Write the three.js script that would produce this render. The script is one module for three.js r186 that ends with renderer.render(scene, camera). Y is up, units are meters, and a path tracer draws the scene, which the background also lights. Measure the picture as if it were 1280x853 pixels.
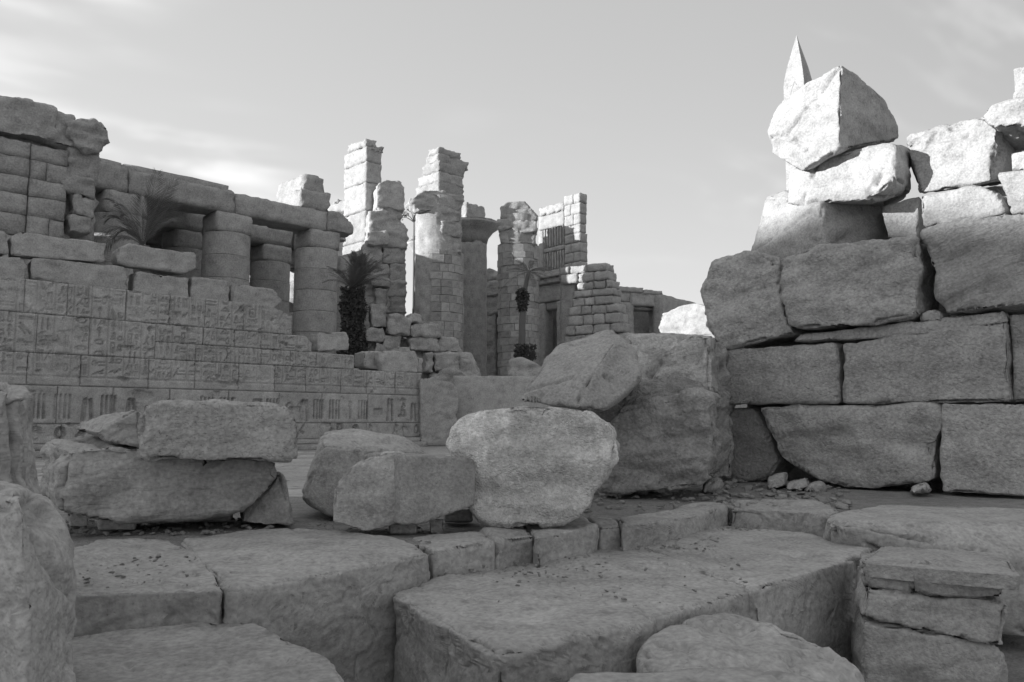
import * as THREE from 'three';
import { ConvexHull } from 'three/addons/math/ConvexHull.js';
import { mergeGeometries } from 'three/addons/utils/BufferGeometryUtils.js';

// ------------------------------------------------------------------ camera, sky, sun, exposure
const scene = new THREE.Scene();
const EYE = 1.3, FPX = 995, HORIZON = 525;
const PITCH = Math.atan((HORIZON - 426.5) / FPX);
const camera = new THREE.PerspectiveCamera(2 * Math.atan(426.5 / FPX) * 180 / Math.PI, 1280 / 853, 0.1, 4000);
camera.position.set(0, EYE, 0);
camera.rotation.x = PITCH;
camera.focus = 9; camera.userData.fStop = 8;
camera.updateMatrixWorld();

const renderer = new THREE.WebGLRenderer({ antialias: true });
renderer.setSize(1024, 682);
renderer.toneMapping = THREE.LinearToneMapping;
renderer.toneMappingExposure = 2.3;
renderer.shadowMap.enabled = true;
renderer.shadowMap.type = THREE.PCFSoftShadowMap;

const SUN_ELEV = 10.5 * Math.PI / 180, SUN_AZ = 12 * Math.PI / 180;   // low sun from the left of the court
const sun = new THREE.DirectionalLight(0xffffff, 3.6);
const SDIR = new THREE.Vector3(-Math.cos(SUN_ELEV) * Math.cos(SUN_AZ), Math.sin(SUN_ELEV), Math.cos(SUN_ELEV) * Math.sin(SUN_AZ));
sun.position.copy(SDIR).multiplyScalar(150).add(new THREE.Vector3(0, 0, -35));
sun.target.position.set(0, 0, -35);
sun.castShadow = true;
sun.shadow.mapSize.set(4096, 4096);
Object.assign(sun.shadow.camera, { left: -70, right: 70, top: 60, bottom: -60, near: 1, far: 400 });
scene.add(sun, sun.target);

// ------------------------------------------------------------------ noise
function mulberry(a) { return () => { a |= 0; a = a + 0x6D2B79F5 | 0; let t = Math.imul(a ^ a >>> 15, 1 | a); t = t + Math.imul(t ^ t >>> 7, 61 | t) ^ t; return ((t ^ t >>> 14) >>> 0) / 4294967296; }; }
const rnd = mulberry(77);
const PERM = new Uint8Array(512);
{ const r = mulberry(5), p = [...Array(256).keys()]; for (let i = 255; i > 0; i--) { const j = Math.floor(r() * (i + 1)); [p[i], p[j]] = [p[j], p[i]]; } for (let i = 0; i < 512; i++) PERM[i] = p[i & 255]; }
const fade = t => t * t * t * (t * (t * 6 - 15) + 10);
function g3(h, x, y, z) { h &= 15; const u = h < 8 ? x : y, v = h < 4 ? y : h === 12 || h === 14 ? x : z; return ((h & 1) ? -u : u) + ((h & 2) ? -v : v); }
function noise(x, y, z, per = 0, perY = per) {
  let X = Math.floor(x), Y = Math.floor(y), Z = Math.floor(z);
  x -= X; y -= Y; z -= Z;
  let X1 = X + 1, Y1 = Y + 1;
  if (per) { X = ((X % per) + per) % per; Y = ((Y % perY) + perY) % perY; X1 = (X + 1) % per; Y1 = (Y + 1) % perY; }
  X &= 255; Y &= 255; Z &= 255; X1 &= 255; Y1 &= 255; const Z1 = (Z + 1) & 255;
  const u = fade(x), v = fade(y), w = fade(z), P = PERM;
  const h = (a, b, c) => P[P[P[a] + b] + c];
  const l = (a, b, t) => a + (b - a) * t;
  return l(l(l(g3(h(X, Y, Z), x, y, z), g3(h(X1, Y, Z), x - 1, y, z), u), l(g3(h(X, Y1, Z), x, y - 1, z), g3(h(X1, Y1, Z), x - 1, y - 1, z), u), v),
    l(l(g3(h(X, Y, Z1), x, y, z - 1), g3(h(X1, Y, Z1), x - 1, y, z - 1), u), l(g3(h(X, Y1, Z1), x, y - 1, z - 1), g3(h(X1, Y1, Z1), x - 1, y - 1, z - 1), u), v), w);
}
function fbm(x, y, z, oct = 4) { let s = 0, a = 1, n = 0; for (let i = 0; i < oct; i++) { s += a * noise(x, y, z); n += a; a *= 0.5; x = x * 2.03 + 7.1; y = y * 2.03 + 3.3; z = z * 2.03 + 1.7; } return s / n; }
const clamp = (v, a, b) => Math.min(b, Math.max(a, v));
const smooth = (a, b, x) => { const t = clamp((x - a) / (b - a), 0, 1); return t * t * (3 - 2 * t); };

// ------------------------------------------------------------------ sky: pale evening air, brighter towards the sun and the horizon, thin cirrus
{
  const W = 1536, H = 768, data = new Float32Array(W * H * 4);
  const cir = (x, y, z) => {   // streaky high cloud on a layer overhead
    const k = 1.25 / (y + 0.16), a = x * k, b = z * k;
    const r = 0.45, p = a * Math.cos(r) - b * Math.sin(r), q = a * Math.sin(r) + b * Math.cos(r);
    const wx = fbm(p * 0.5, q * 0.5, 3.3, 3);
    const f = 0.75 * fbm(p * 1.1 + wx * 1.3, q * 2.6 + wx * 1.2, 9.1, 6) + 0.6 * fbm(p * 2.3 + wx * 2, q * 7.5 + wx * 2.4, 4.1, 5);
    const patch = smooth(-0.25, 0.3, fbm(p * 0.9 + 4.2, q * 1.0 + 2.7, 5.5, 3) + 0.26 * -x - 0.06);
    return clamp(smooth(-0.1, 0.42, f) * patch, 0, 1);
  };
  for (let j = 0; j < H; j++) {
    const th = ((j + 0.5) / H - 0.5) * Math.PI, y = Math.sin(th), cy = Math.cos(th);
    for (let i = 0; i < W; i++) {
      const ph = ((i + 0.5) / W - 0.5) * 2 * Math.PI, x = Math.cos(ph) * cy, z = Math.sin(ph) * cy;
      const cs = clamp(x * SDIR.x + y * SDIR.y + z * SDIR.z, -1, 1);
      let L = 0.172 + 0.24 * Math.exp(-Math.max(y, 0) / 0.34) + 0.12 * Math.pow((cs + 1) / 2, 2.2) - 0.05 * smooth(0.2, 0.9, x);
      if (y > 0.01) L += 0.25 * cir(x, y, z) * smooth(0.1 + 0.12 * clamp(x + 0.3, 0, 1), 0.42, y);
      if (y < 0) L = 0.42;
      const o = (j * W + i) * 4;
      data[o] = L; data[o + 1] = L; data[o + 2] = L; data[o + 3] = 1;
    }
  }
  const sky = new THREE.DataTexture(data, W, H, THREE.RGBAFormat, THREE.FloatType);
  sky.mapping = THREE.EquirectangularReflectionMapping;
  sky.magFilter = THREE.LinearFilter; sky.minFilter = THREE.LinearFilter;
  sky.wrapS = THREE.RepeatWrapping;
  sky.needsUpdate = true;
  scene.background = sky; scene.environment = sky;
}

// ------------------------------------------------------------------ textures and materials (a monochrome photograph: all tones are greys)
function tex(n, fn, srgb) {
  const d = new Uint8Array(n * n * 4);
  for (let j = 0; j < n; j++) for (let i = 0; i < n; i++) { const v = clamp(fn(i / n, j / n), 0, 1) * 255, o = (j * n + i) * 4; d[o] = d[o + 1] = d[o + 2] = v; d[o + 3] = 255; }
  const t = new THREE.DataTexture(d, n, n);
  t.wrapS = t.wrapT = THREE.RepeatWrapping; t.magFilter = THREE.LinearFilter; t.minFilter = THREE.LinearMipmapLinearFilter; t.generateMipmaps = true;
  if (srgb) t.colorSpace = THREE.SRGBColorSpace;
  t.needsUpdate = true; return t;
}
const pf = (u, v, per, z, oct) => { let s = 0, a = 1, n = 0; for (let i = 0; i < oct; i++) { s += a * noise(u * per, v * per, z + i * 3.7, per); n += a; a *= 0.55; per *= 2; } return s / n; };
const rep = (t, m) => { const c = t.clone(); c.repeat.set(1 / m, 1 / m); c.needsUpdate = true; return c; };
// sandstone: mottled grain with weather patches and darker specks
const grainMap = tex(1024, (u, v) => { const a = pf(u, v, 8, 1.3, 6), b = pf(u, v, 64, 8.2, 3), sp = smooth(0.25, 0.6, pf(u, v, 128, 4.4, 3)), sc = smooth(0.1, 0.5, pf(u, v, 16, 14.4, 5)); return 0.88 + 0.18 * a + 0.2 * b - 0.16 * sp - 0.1 * sc; }, true);
const grainBump = tex(1024, (u, v) => { const a = pf(u, v, 10, 2.3, 7), b = pf(u, v, 96, 6.2, 3), pit = smooth(0.25, 0.6, pf(u, v, 128, 9.4, 2)); return 0.55 + 0.55 * a + 0.3 * b - 0.2 * pit; });
// bedded sandstone: grain drawn out along the bed
const bedBump = tex(1024, (u, v) => { const w = pf(u, v, 4, 2.2, 4); let s = 0, a = 1, pu = 5, pv = 40; for (let i = 0; i < 4; i++) { s += a * noise(u * pu, (v + w * 0.05) * pv, 3.3 + i, pu, pv); a *= 0.6; pu *= 2; pv *= 2; } return 0.5 + 0.32 * s + 0.25 * pf(u, v, 64, 7.7, 3); });
// coarse dressing left by the mason's pick
const pickBump = tex(1024, (u, v) => { const a = pf(u, v, 40, 2.2, 4), b = pf(u, v, 10, 8.8, 6), c = smooth(0.1, 0.4, pf(u, v, 70, 5.2, 3)); return 0.52 + 0.5 * a + 0.5 * b - 0.22 * c; });
function stone(alb, bump, bumpScale, metres = 2.2, mapMetres = 2.7) {
  return new THREE.MeshStandardMaterial({ color: new THREE.Color().setRGB(alb, alb, alb), vertexColors: true, roughness: 0.95, metalness: 0, map: rep(grainMap, mapMetres), bumpMap: rep(bump, metres), bumpScale });
}
const M = {
  near: stone(0.455, grainBump, 0.014, 1.6, 1.7),
  slab: stone(0.455, grainBump, 0.008, 1.9, 2.1),
  bed: stone(0.43, bedBump, 0.016, 1.8, 1.9),
  pick: stone(0.455, pickBump, 0.026, 1.9, 2.3),
  pale: stone(0.56, grainBump, 0.035, 1.4, 1.8),
  wall: stone(0.48, grainBump, 0.03, 3, 3.2),
  far: stone(0.47, grainBump, 0.06, 4.5, 5),
  bedFar: stone(0.47, bedBump, 0.07, 4.5, 5),
  dirt: stone(0.33, grainBump, 0.04, 1.1, 1.4),
  floor: stone(0.52, grainBump, 0.02, 2.5, 3),
  granite: stone(0.47, grainBump, 0.02, 5, 6),
};
const leafMat = (a, t = 0.25) => new THREE.MeshPhysicalMaterial({ color: new THREE.Color().setRGB(a, a, a), roughness: 0.85, side: THREE.DoubleSide, transmission: t, thickness: 0 });
const LM = { frond: leafMat(0.13), darkFrond: leafMat(0.13), ivy: leafMat(0.06), bark: new THREE.MeshStandardMaterial({ color: new THREE.Color().setRGB(0.13, 0.13, 0.13), roughness: 1, bumpMap: rep(grainBump, 0.8), bumpScale: 0.03 }) };

// ------------------------------------------------------------------ survey helpers: sight lines from the survey station, met at a known depth, level or wall line
const V = (x, y, z) => new THREE.Vector3(x, y, z);
const cp = Math.cos(PITCH), sp_ = Math.sin(PITCH);
function ray(px, py) { const x = (px - 640) / FPX, y = (426.5 - py) / FPX; return V(x, y * cp + sp_, y * sp_ - cp); }
function at(px, py, t) { const r = ray(px, py); r.multiplyScalar(t / -r.z); r.y += EYE; return r; }
function level(px, py, y) { const r = ray(px, py); r.multiplyScalar((y - EYE) / r.y); r.y += EYE; return r; }
class Frame {   // a vertical wall line: az is the way it faces (0 = south, towards the station; -45 = south-west)
  constructor(O, azDeg) { this.O = O; this.az = azDeg * Math.PI / 180; this.ez = V(Math.sin(this.az), 0, Math.cos(this.az)); this.ex = V(Math.cos(this.az), 0, -Math.sin(this.az)); }
  pt(s, y, d = 0) { return V(0, 0, 0).addScaledVector(this.ex, s).addScaledVector(this.ez, -d).add(V(this.O.x, y, this.O.z)); }
  hit(px, py, d = 0) { const r = ray(px, py), C = V(0, EYE, 0), o = this.O.clone().addScaledVector(this.ez, -d); const k = o.clone().sub(C).dot(this.ez) / r.dot(this.ez); return r.multiplyScalar(k).add(C); }
  s(px, d = 0) { return this.hit(px, HORIZON, d).sub(this.O).dot(this.ex); }
  sy(px, py, d = 0) { const p = this.hit(px, py, d); return [p.clone().sub(this.O).dot(this.ex), p.y]; }
  h(px, py, d = 0) { return this.hit(px, py, d).y; }
}
const taken = {};
function numbered(n) { const k = taken[n] = (taken[n] ?? -1) + 1; return k ? `${n}_${String(k).padStart(3, '0')}` : n; }
function mesh(name, geo, mat, parent) { const m = new THREE.Mesh(geo, mat); m.castShadow = m.receiveShadow = true; m.name = parent ? name : numbered(name); (parent || scene).add(m); return m; }
function tag(o, label, category, group) { Object.assign(o.userData, { label, category }); if (group) o.userData.group = group; return o; }
function struct(o) { o.userData.kind = 'structure'; return o; }
function thing(name, label, category, pos, group) { const g = new THREE.Group(); g.name = numbered(name); if (pos) g.position.copy(pos); scene.add(g); return tag(g, label, category, group); }
function local(geo, g) { geo.translate(-g.position.x, -g.position.y, -g.position.z); return geo; }

// ------------------------------------------------------------------ stone: the rounded, chipped, bedded solid spanned by a set of corner points
let seedCount = 0;
function rock(P, o = {}) {
  const { az = 0, cell = 0.04, p = 22, amp = 0.02, f = 1.6, chip = 0.05, strata = 0, fs = 6, tone = 1, mott = 0.12, maxSeg = 130, minSeg = 3, tilt = 0, stain = 0, crack = 0 } = o;
  const sd = o.seed ?? (seedCount++ * 3.71), own = 0.91 + 0.18 * Math.abs((Math.sin(sd * 12.9898) * 43758.5453) % 1);
  const ez = V(Math.sin(az), 0, Math.cos(az)), ex = V(Math.cos(az), 0, -Math.sin(az)), ey = V(0, 1, 0);
  if (tilt) { ex.applyAxisAngle(ez, tilt); ey.applyAxisAngle(ez, tilt); }
  const L = P.map(q => V(q.dot(ex), q.dot(ey), q.dot(ez)));
  const lo = L[0].clone(), hi = L[0].clone();
  for (const q of L) { lo.min(q); hi.max(q); }
  const c = lo.clone().add(hi).multiplyScalar(0.5), h = hi.clone().sub(lo).multiplyScalar(0.5);
  h.x = Math.max(h.x, 0.01); h.y = Math.max(h.y, 0.01); h.z = Math.max(h.z, 0.01);
  const Q = L.map(q => V((q.x - c.x) / h.x, (q.y - c.y) / h.y, (q.z - c.z) / h.z));
  const hull = new ConvexHull().setFromPoints(Q);
  const m0 = V(0, 0, 0); for (const q of Q) m0.add(q); m0.multiplyScalar(0.5 / Q.length);
  const pl = [];
  for (const fc of hull.faces) {
    const n = fc.normal, k = Math.max(fc.constant - n.dot(m0), 0.06);
    const e = pl.find(a => a.n.dot(n) > (o.merge ?? 0.993));
    if (e) { if (k > e.k) e.k = k; } else pl.push({ n: n.clone(), k });
  }
  for (const a of pl) a.w = V(a.n.x / h.x, a.n.y / h.y, a.n.z / h.z).normalize();
  const seg = e => clamp(Math.round(2 * e / cell), minSeg, maxSeg);
  const N = [seg(h.x), seg(h.y), seg(h.z)];
  const ids = new Map(), pos = [], col = [];
  const d = V(0, 0, 0), nb = V(0, 0, 0), w = V(0, 0, 0);
  const vert = (i, j, k) => {
    const key = (i * 512 + j) * 512 + k; let id = ids.get(key); if (id !== undefined) return id;
    d.set(i / N[0] * 2 - 1, j / N[1] * 2 - 1, k / N[2] * 2 - 1);
    const wb = d.x * h.x * 1.7 + c.x + sd;
    const pp = p * 4.6 * (0.6 + 0.9 * Math.abs(noise(wb, d.y * h.y * 1.7 + sd, d.z * h.z * 1.7 + c.z)));
    let sum = 0, mx = 0; nb.set(0, 0, 0);
    for (const a of pl) { const t = a.n.dot(d) / a.k; if (t <= 0) continue; const q = Math.pow(t, pp); sum += q; if (q > mx) mx = q; nb.addScaledVector(a.w, q); }
    const r = Math.pow(sum, -1 / pp), edge = clamp((1 - mx / sum) * 2, 0, 1); nb.normalize();
    w.set((d.x * r + m0.x) * h.x + c.x, (d.y * r + m0.y) * h.y + c.y, (d.z * r + m0.z) * h.z + c.z);
    const X = w.x + sd, Y = w.y + sd * 0.37, Z = w.z - sd;
    let disp = amp * (1.15 * fbm(X * f, Y * f, Z * f, 5)) ; { const q = (fbm(X * f * 0.8 + 17, Y * f * 1.5, Z * f * 0.8 - 9, 3) + 0.5) * 9, fl = Math.floor(q); disp += amp * 0.42 * (fl + smooth(0.42, 0.58, q - fl) - 4.5); }
    const cn = fbm(X * 3.6, Y * 3.6, Z * 3.6, 4);
    disp -= chip * edge * (0.25 + 1.1 * smooth(0.0, 0.14, cn));
    const sc = fbm(X * 1.9 + 31, Y * 1.9, Z * 1.9 + 5, 2); disp -= chip * 0.7 * smooth(0.22, 0.34, sc) * (0.3 + edge);
    if (strata) { const b = noise(X * 0.5, Y * fs + 0.8 * fbm(X * 0.7, Y * 0.7, Z * 0.7, 2), Z * 0.5), b2 = noise(X * 0.9, Y * fs * 2.7, Z * 0.9 + 3); disp += strata * (smooth(-0.25, 0.1, b) - 0.6 + 0.45 * b2) * (1 - Math.abs(nb.y) * 0.8); }
    if (crack) { const k = Math.abs(fbm(X * 0.62 + 3, Y * 0.62, Z * 0.62, 5)), k2 = Math.abs(fbm(X * 0.9 - 8, Y * 0.9, Z * 0.9 + 12, 5)); disp -= crack * (smooth(0.016, 0.004, k) + 0.7 * smooth(0.012, 0.003, k2)) + crack * 0.8 * smooth(0.3, 0.4, fbm(X * 5, Y * 5, Z * 5, 2)); }
    w.addScaledVector(nb, disp);
    id = pos.length / 3; ids.set(key, id);
    const wx = ex.x * w.x + ey.x * w.y + ez.x * w.z, wy = ex.y * w.x + ey.y * w.y + ez.y * w.z, wz = ex.z * w.x + ey.z * w.y + ez.z * w.z;
    pos.push(wx, wy, wz);
    let tn = tone * own * (1 + mott * 1.6 * fbm(X * 0.9 + 9, Y * 1.6, Z * 0.9, 4));
    if (stain) tn *= 1 + stain * smooth(0.02, 0.3, fbm(X * 3.2, Y * 0.55, Z * 3.2 + 4, 4)) * smooth(-0.1, 0.2, fbm(X * 0.8, Y * 0.8 + 7, Z * 0.8, 2));
    col.push(tn);
    return id;
  };
  const tris = [], faces = [[0, 1, 2, 1], [0, 1, 2, 0], [1, 2, 0, 1], [1, 2, 0, 0], [2, 0, 1, 1], [2, 0, 1, 0]];
  for (const [ax, A, B, top] of faces) {
    const at3 = (a, b) => { const ijk = [0, 0, 0]; ijk[ax] = top ? N[ax] : 0; ijk[A] = a; ijk[B] = b; return vert(ijk[0], ijk[1], ijk[2]); };
    for (let b = 0; b < N[B]; b++) for (let a = 0; a < N[A]; a++) {
      const q0 = at3(a, b), q1 = at3(a + 1, b), q2 = at3(a, b + 1), q3 = at3(a + 1, b + 1);
      if (top) tris.push(q0, q1, q3, q0, q3, q2); else tris.push(q0, q3, q1, q0, q2, q3);
    }
  }
  const nrm = new Float32Array(pos.length), oP = [], oUV = [], oC = [], oSrc = [], idx = [], split = new Map();
  for (let i = 0; i < tris.length; i += 3) {
    const a = tris[i] * 3, b = tris[i + 1] * 3, e = tris[i + 2] * 3;
    const x1 = pos[b] - pos[a], y1 = pos[b + 1] - pos[a + 1], z1 = pos[b + 2] - pos[a + 2], x2 = pos[e] - pos[a], y2 = pos[e + 1] - pos[a + 1], z2 = pos[e + 2] - pos[a + 2];
    const nx = y1 * z2 - z1 * y2, ny = z1 * x2 - x1 * z2, nz = x1 * y2 - y1 * x2;
    for (const q of [a, b, e]) { nrm[q] += nx; nrm[q + 1] += ny; nrm[q + 2] += nz; }
    const fx = Math.abs(nx * ex.x + ny * ex.y + nz * ex.z), fy = Math.abs(nx * ey.x + ny * ey.y + nz * ey.z), fz = Math.abs(nx * ez.x + ny * ez.y + nz * ez.z);
    const ax = fx > fy && fx > fz ? 0 : fy > fz ? 1 : 2;
    for (let k = 0; k < 3; k++) {
      const id = tris[i + k], key = id * 3 + ax; let o2 = split.get(key);
      if (o2 === undefined) {
        o2 = oSrc.length; split.set(key, o2); oSrc.push(id);
        const X = pos[id * 3], Y = pos[id * 3 + 1], Z = pos[id * 3 + 2]; oP.push(X, Y, Z); oC.push(col[id], col[id], col[id]);
        const lx = X * ex.x + Y * ex.y + Z * ex.z, ly = X * ey.x + Y * ey.y + Z * ey.z, lz = X * ez.x + Y * ez.y + Z * ez.z;
        if (ax === 0) oUV.push(lz + sd, ly + sd); else if (ax === 1) oUV.push(lx + sd, lz + sd); else oUV.push(lx + sd, ly + sd);
      }
      idx.push(o2);
    }
  }
  const oN = new Float32Array(oP.length);
  oSrc.forEach((s, i) => { const l = Math.hypot(nrm[s * 3], nrm[s * 3 + 1], nrm[s * 3 + 2]) || 1; oN[i * 3] = nrm[s * 3] / l; oN[i * 3 + 1] = nrm[s * 3 + 1] / l; oN[i * 3 + 2] = nrm[s * 3 + 2] / l; });
  const g = new THREE.BufferGeometry();
  g.setAttribute('position', new THREE.Float32BufferAttribute(oP, 3));
  g.setAttribute('normal', new THREE.BufferAttribute(oN, 3));
  g.setAttribute('uv', new THREE.Float32BufferAttribute(oUV, 2));
  g.setAttribute('color', new THREE.Float32BufferAttribute(oC, 3));
  g.setIndex(idx);
  return g;
}
// a stone whose face follows an outline on a wall line and runs back D metres
function faced(fr, poly, D, o = {}) {
  const pts = []; const back = o.back ?? 0.94, d0 = o.d ?? 0;
  const F = poly.map(([x, y]) => fr.hit(x, y, d0));
  const c = V(0, 0, 0); F.forEach(q => c.add(q)); c.multiplyScalar(1 / F.length);
  for (const q of F) { pts.push(q); pts.push(q.clone().sub(c).multiplyScalar(back).add(c).addScaledVector(fr.ez, -D)); }
  for (const [x, y, t] of o.extra ?? []) pts.push(at(x, y, t));
  return rock(pts, { az: fr.az, ...o });
}
function boxed(fr, s0, s1, y0, y1, d0, d1, o = {}) { const P = []; for (const s of [s0, s1]) for (const y of [y0, y1]) for (const d of [d0, d1]) P.push(fr.pt(s, y, d)); return rock(P, { az: fr.az, cell: 0.4, amp: 0.02, p: 40, chip: 0.04, ...o }); }
// a slab whose upper face follows an outline at a known level
function slab(poly, y, thick, o = {}) {
  const P = [], sp = o.splay ?? 0.02; const T = poly.map(([px, py, yy]) => level(px, py, yy ?? y));
  const c = V(0, 0, 0); T.forEach(q => c.add(q)); c.multiplyScalar(1 / T.length);
  for (const q of T) { P.push(q); P.push(q.clone().sub(c).multiplyScalar(1 + sp).add(c).setY(y - thick)); }
  return rock(P, { cell: 0.035, amp: 0.012, chip: 0.05, p: 26, ...o });
}
const explicit = (list, o) => rock(list.map(([x, y, t]) => at(x, y, t)), o);
function put(name, geo, mat, label, category, group) { geo.computeBoundingBox(); const b = geo.boundingBox, c = V((b.min.x + b.max.x) / 2, b.min.y, (b.min.z + b.max.z) / 2); geo.translate(-c.x, -c.y, -c.z); const m = mesh(name, geo, mat); m.position.copy(c); return tag(m, label, category, group); }

// ================================================================== THE SETTING: ground, court paving, platform
const PY = 0.47, D2R = Math.PI / 180;
function sheet(x0, x1, z0, z1, nx, nz, hf, tone, uvs = 1) {
  const P = [], UV = [], C = [], I = [];
  for (let j = 0; j <= nz; j++) for (let i = 0; i <= nx; i++) { const x = x0 + (x1 - x0) * i / nx, z = z0 + (z1 - z0) * j / nz; P.push(x, hf(x, z), z); UV.push(x * uvs, -z * uvs); const t = tone * (1 + 0.25 * fbm(x * 0.8, 3, z * 0.8, 4)); C.push(t, t, t); }
  for (let j = 0; j < nz; j++) for (let i = 0; i < nx; i++) { const a = j * (nx + 1) + i, b = a + 1, c = a + nx + 1, e = c + 1; I.push(a, c, b, b, c, e); }
  const g = new THREE.BufferGeometry(); g.setAttribute('position', new THREE.Float32BufferAttribute(P, 3)); g.setAttribute('uv', new THREE.Float32BufferAttribute(UV, 2)); g.setAttribute('color', new THREE.Float32BufferAttribute(C, 3)); g.setIndex(I); g.computeVertexNormals(); return g;
}
struct(mesh('ground', mergeGeometries([
  flip(sheet(-9, 9, 4, -9, 150, 110, (x, z) => -0.42 + 0.09 * fbm(x * 1.4, 1, z * 1.4, 4), 1)),
  flip(sheet(-1500, 1500, 1500, -1500, 60, 60, () => -0.55, 1)),
]), M.dirt));
function flip(g) { const n = g.attributes.normal; if (n.getY(Math.floor(n.count / 2)) < 0) { const a = g.index.array; for (let i = 0; i < a.length; i += 3) { const t = a[i + 1]; a[i + 1] = a[i + 2]; a[i + 2] = t; } g.computeVertexNormals(); } return g; }
// raised bed behind the kerb, dusty, reaching the right-hand wall
const bedPoly = [[86, 738], [280, 731], [540, 682], [760, 656], [905, 632], [1040, 640], [1100, 641], [1300, 649]];
{
  const bed = (x, z) => PY - 0.02 + 0.03 * fbm(x * 1.3, 7, z * 1.3, 4) + 0.012 * fbm(x * 6, 2, z * 6, 3);
  const edge = bedPoly.map(([x, y]) => level(x, y, PY));
  const frontZ = x => { let z = edge[0].z; for (let i = 0; i < edge.length - 1; i++) if (x >= edge[i].x && x <= edge[i + 1].x) z = edge[i].z + (edge[i + 1].z - edge[i].z) * (x - edge[i].x) / (edge[i + 1].x - edge[i].x); if (x > edge[edge.length - 1].x) z = edge[edge.length - 1].z; return z - 0.25; };
  const nx = 240, nz = 110, P = [], UV = [], C = [], I = [];
  for (let j = 0; j <= nz; j++) for (let i = 0; i <= nx; i++) {
    const x = -9 + 17.5 * i / nx, zf = frontZ(x), zb = x < 0.4 ? -9 : -15, z = zf + (zb - zf) * j / nz;
    P.push(x, j === 0 || j === nz || i === 0 || i === nx ? -0.5 : bed(x, z), z); UV.push(x, -z); const t = 1.12 * (1 + 0.3 * fbm(x * 0.8, 5, z * 0.8, 4)); C.push(t, t, t);
  }
  for (let j = 0; j < nz; j++) for (let i = 0; i < nx; i++) { const a = j * (nx + 1) + i, b = a + 1, c = a + nx + 1, e = c + 1; I.push(a, b, c, b, e, c); }
  const g = new THREE.BufferGeometry(); g.setAttribute('position', new THREE.Float32BufferAttribute(P, 3)); g.setAttribute('uv', new THREE.Float32BufferAttribute(UV, 2)); g.setAttribute('color', new THREE.Float32BufferAttribute(C, 3)); g.setIndex(I); g.computeVertexNormals();
  struct(mesh('platform_ground', flip(g), M.dirt));
}
// court paving: rows of worn flags
{
  const court = new THREE.Group(); court.name = 'court_paving'; scene.add(court); struct(court);
  mesh('paving_bed', flip(sheet(-60, 40, -9.2, -52, 40, 30, () => -0.05, 0.8)), M.floor, court);
  const proto = [0, 1, 2, 3].map(k => rock([-1, 1].flatMap(a => [0, -0.2].flatMap(y => [-1, 1].map(b => V(a * 0.5, y, b * 0.5)))), { cell: 0.3, p: 60, amp: 0.004, chip: 0.01, seed: k * 7.7, tone: 0.92 + 0.06 * k }));
  let r = 0;
  for (let z = -9.6; z > -33; r++) {
    const dz = 0.75 + 0.5 * rnd();
    for (let x = -16 + rnd(); x < 4.5;) {
      const dx = 1.1 + 1.3 * rnd(); if (x + z > -44.2) { const m = mesh('paving_slab', proto[Math.floor(rnd() * 4)], M.floor, court); m.position.set(x + dx / 2, 0.012 * (rnd() - 0.5), z - dz / 2); m.scale.set(dx - 0.03, 1, dz - 0.03); }
      x += dx;
    }
    z -= dz;
  }
}

// ================================================================== FOREGROUND: kerb, slabs and the sunken floor
{
  const plat = new THREE.Group(); plat.name = 'platform_edge'; scene.add(plat); struct(plat);
  const add = (name, poly, y, th, o) => mesh(name, slab(poly, y, th, { crack: 0.014, mott: 0.18, ...o, cell: 0.022 }), M.slab, plat);
  add('edging_slab', [[40, 744], [160, 739], [283, 736], [250, 690], [215, 672], [120, 672], [78, 690]], PY + 0.01, 0.62, { p: 16, seed: 3, cell: 0.03, strata: 0.006, amp: 0.016 });
  add('edging_slab', [[287, 737], [360, 721], [460, 697], [541, 690], [512, 674], [420, 660], [300, 662], [222, 672], [255, 692]], PY + 0.012, 0.9, { p: 17, seed: 8, cell: 0.03, strata: 0.006, amp: 0.014 });
  add('kerb_stone', [[541, 688], [617, 677], [600, 664], [512, 672]], PY, 0.5, { seed: 12, p: 20 });
  add('kerb_stone', [[619, 677], [668, 670], [650, 657], [602, 664]], PY, 0.5, { seed: 14, p: 20 });
  add('kerb_stone', [[669, 672], [748, 657], [728, 645], [655, 656]], PY + 0.02, 0.5, { seed: 16, p: 13, amp: 0.02 });
  add('kerb_stone', [[749, 659], [777, 657], [765, 646], [731, 646]], PY, 0.5, { seed: 18, p: 16 });
  add('kerb_stone', [[779, 658], [862, 646], [909, 633], [893, 626], [770, 646]], PY + 0.01, 0.5, { seed: 20, p: 14 });
  add('kerb_stone', [[911, 634], [1030, 641], [1052, 637], [1020, 627], [912, 624]], PY + 0.01, 0.5, { seed: 22, p: 16, amp: 0.018, chip: 0.08 });
  mesh('kerb_stone', rock([...[[1030, 652], [1085, 643], [1127, 644], [1290, 654], [1290, 636], [1100, 630], [1040, 640]].map(([x, y]) => level(x, y, PY + 0.03)), ...[[1028, 664], [1103, 680], [1290, 699]].map(([x, y]) => level(x, y, 0.29)), ...[[1028, 664], [1103, 680], [1290, 699]].map(([x, y]) => level(x, y, 0.29).setY(-0.3)), ...[[1290, 636], [1040, 640]].map(([x, y]) => level(x, y, PY).setY(-0.3))], { seed: 25, cell: 0.025, p: 16, amp: 0.01, chip: 0.05 }), M.slab, plat);
}
const flat = 'great broken floor slabs below the kerb';
put('floor_slab', slab([[488, 742], [520, 756], [560, 778], [622, 818], [700, 802], [806, 774], [949, 733], [800, 676], [640, 703], [542, 722]], 0.3, 0.95, { seed: 31, cell: 0.022, crack: 0.014, mott: 0.18, p: 20, amp: 0.011, chip: 0.08, splay: -0.03 }), M.slab, 'great flat floor slab with a pitted broken end beside the dark pit', 'slab', flat);
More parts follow.
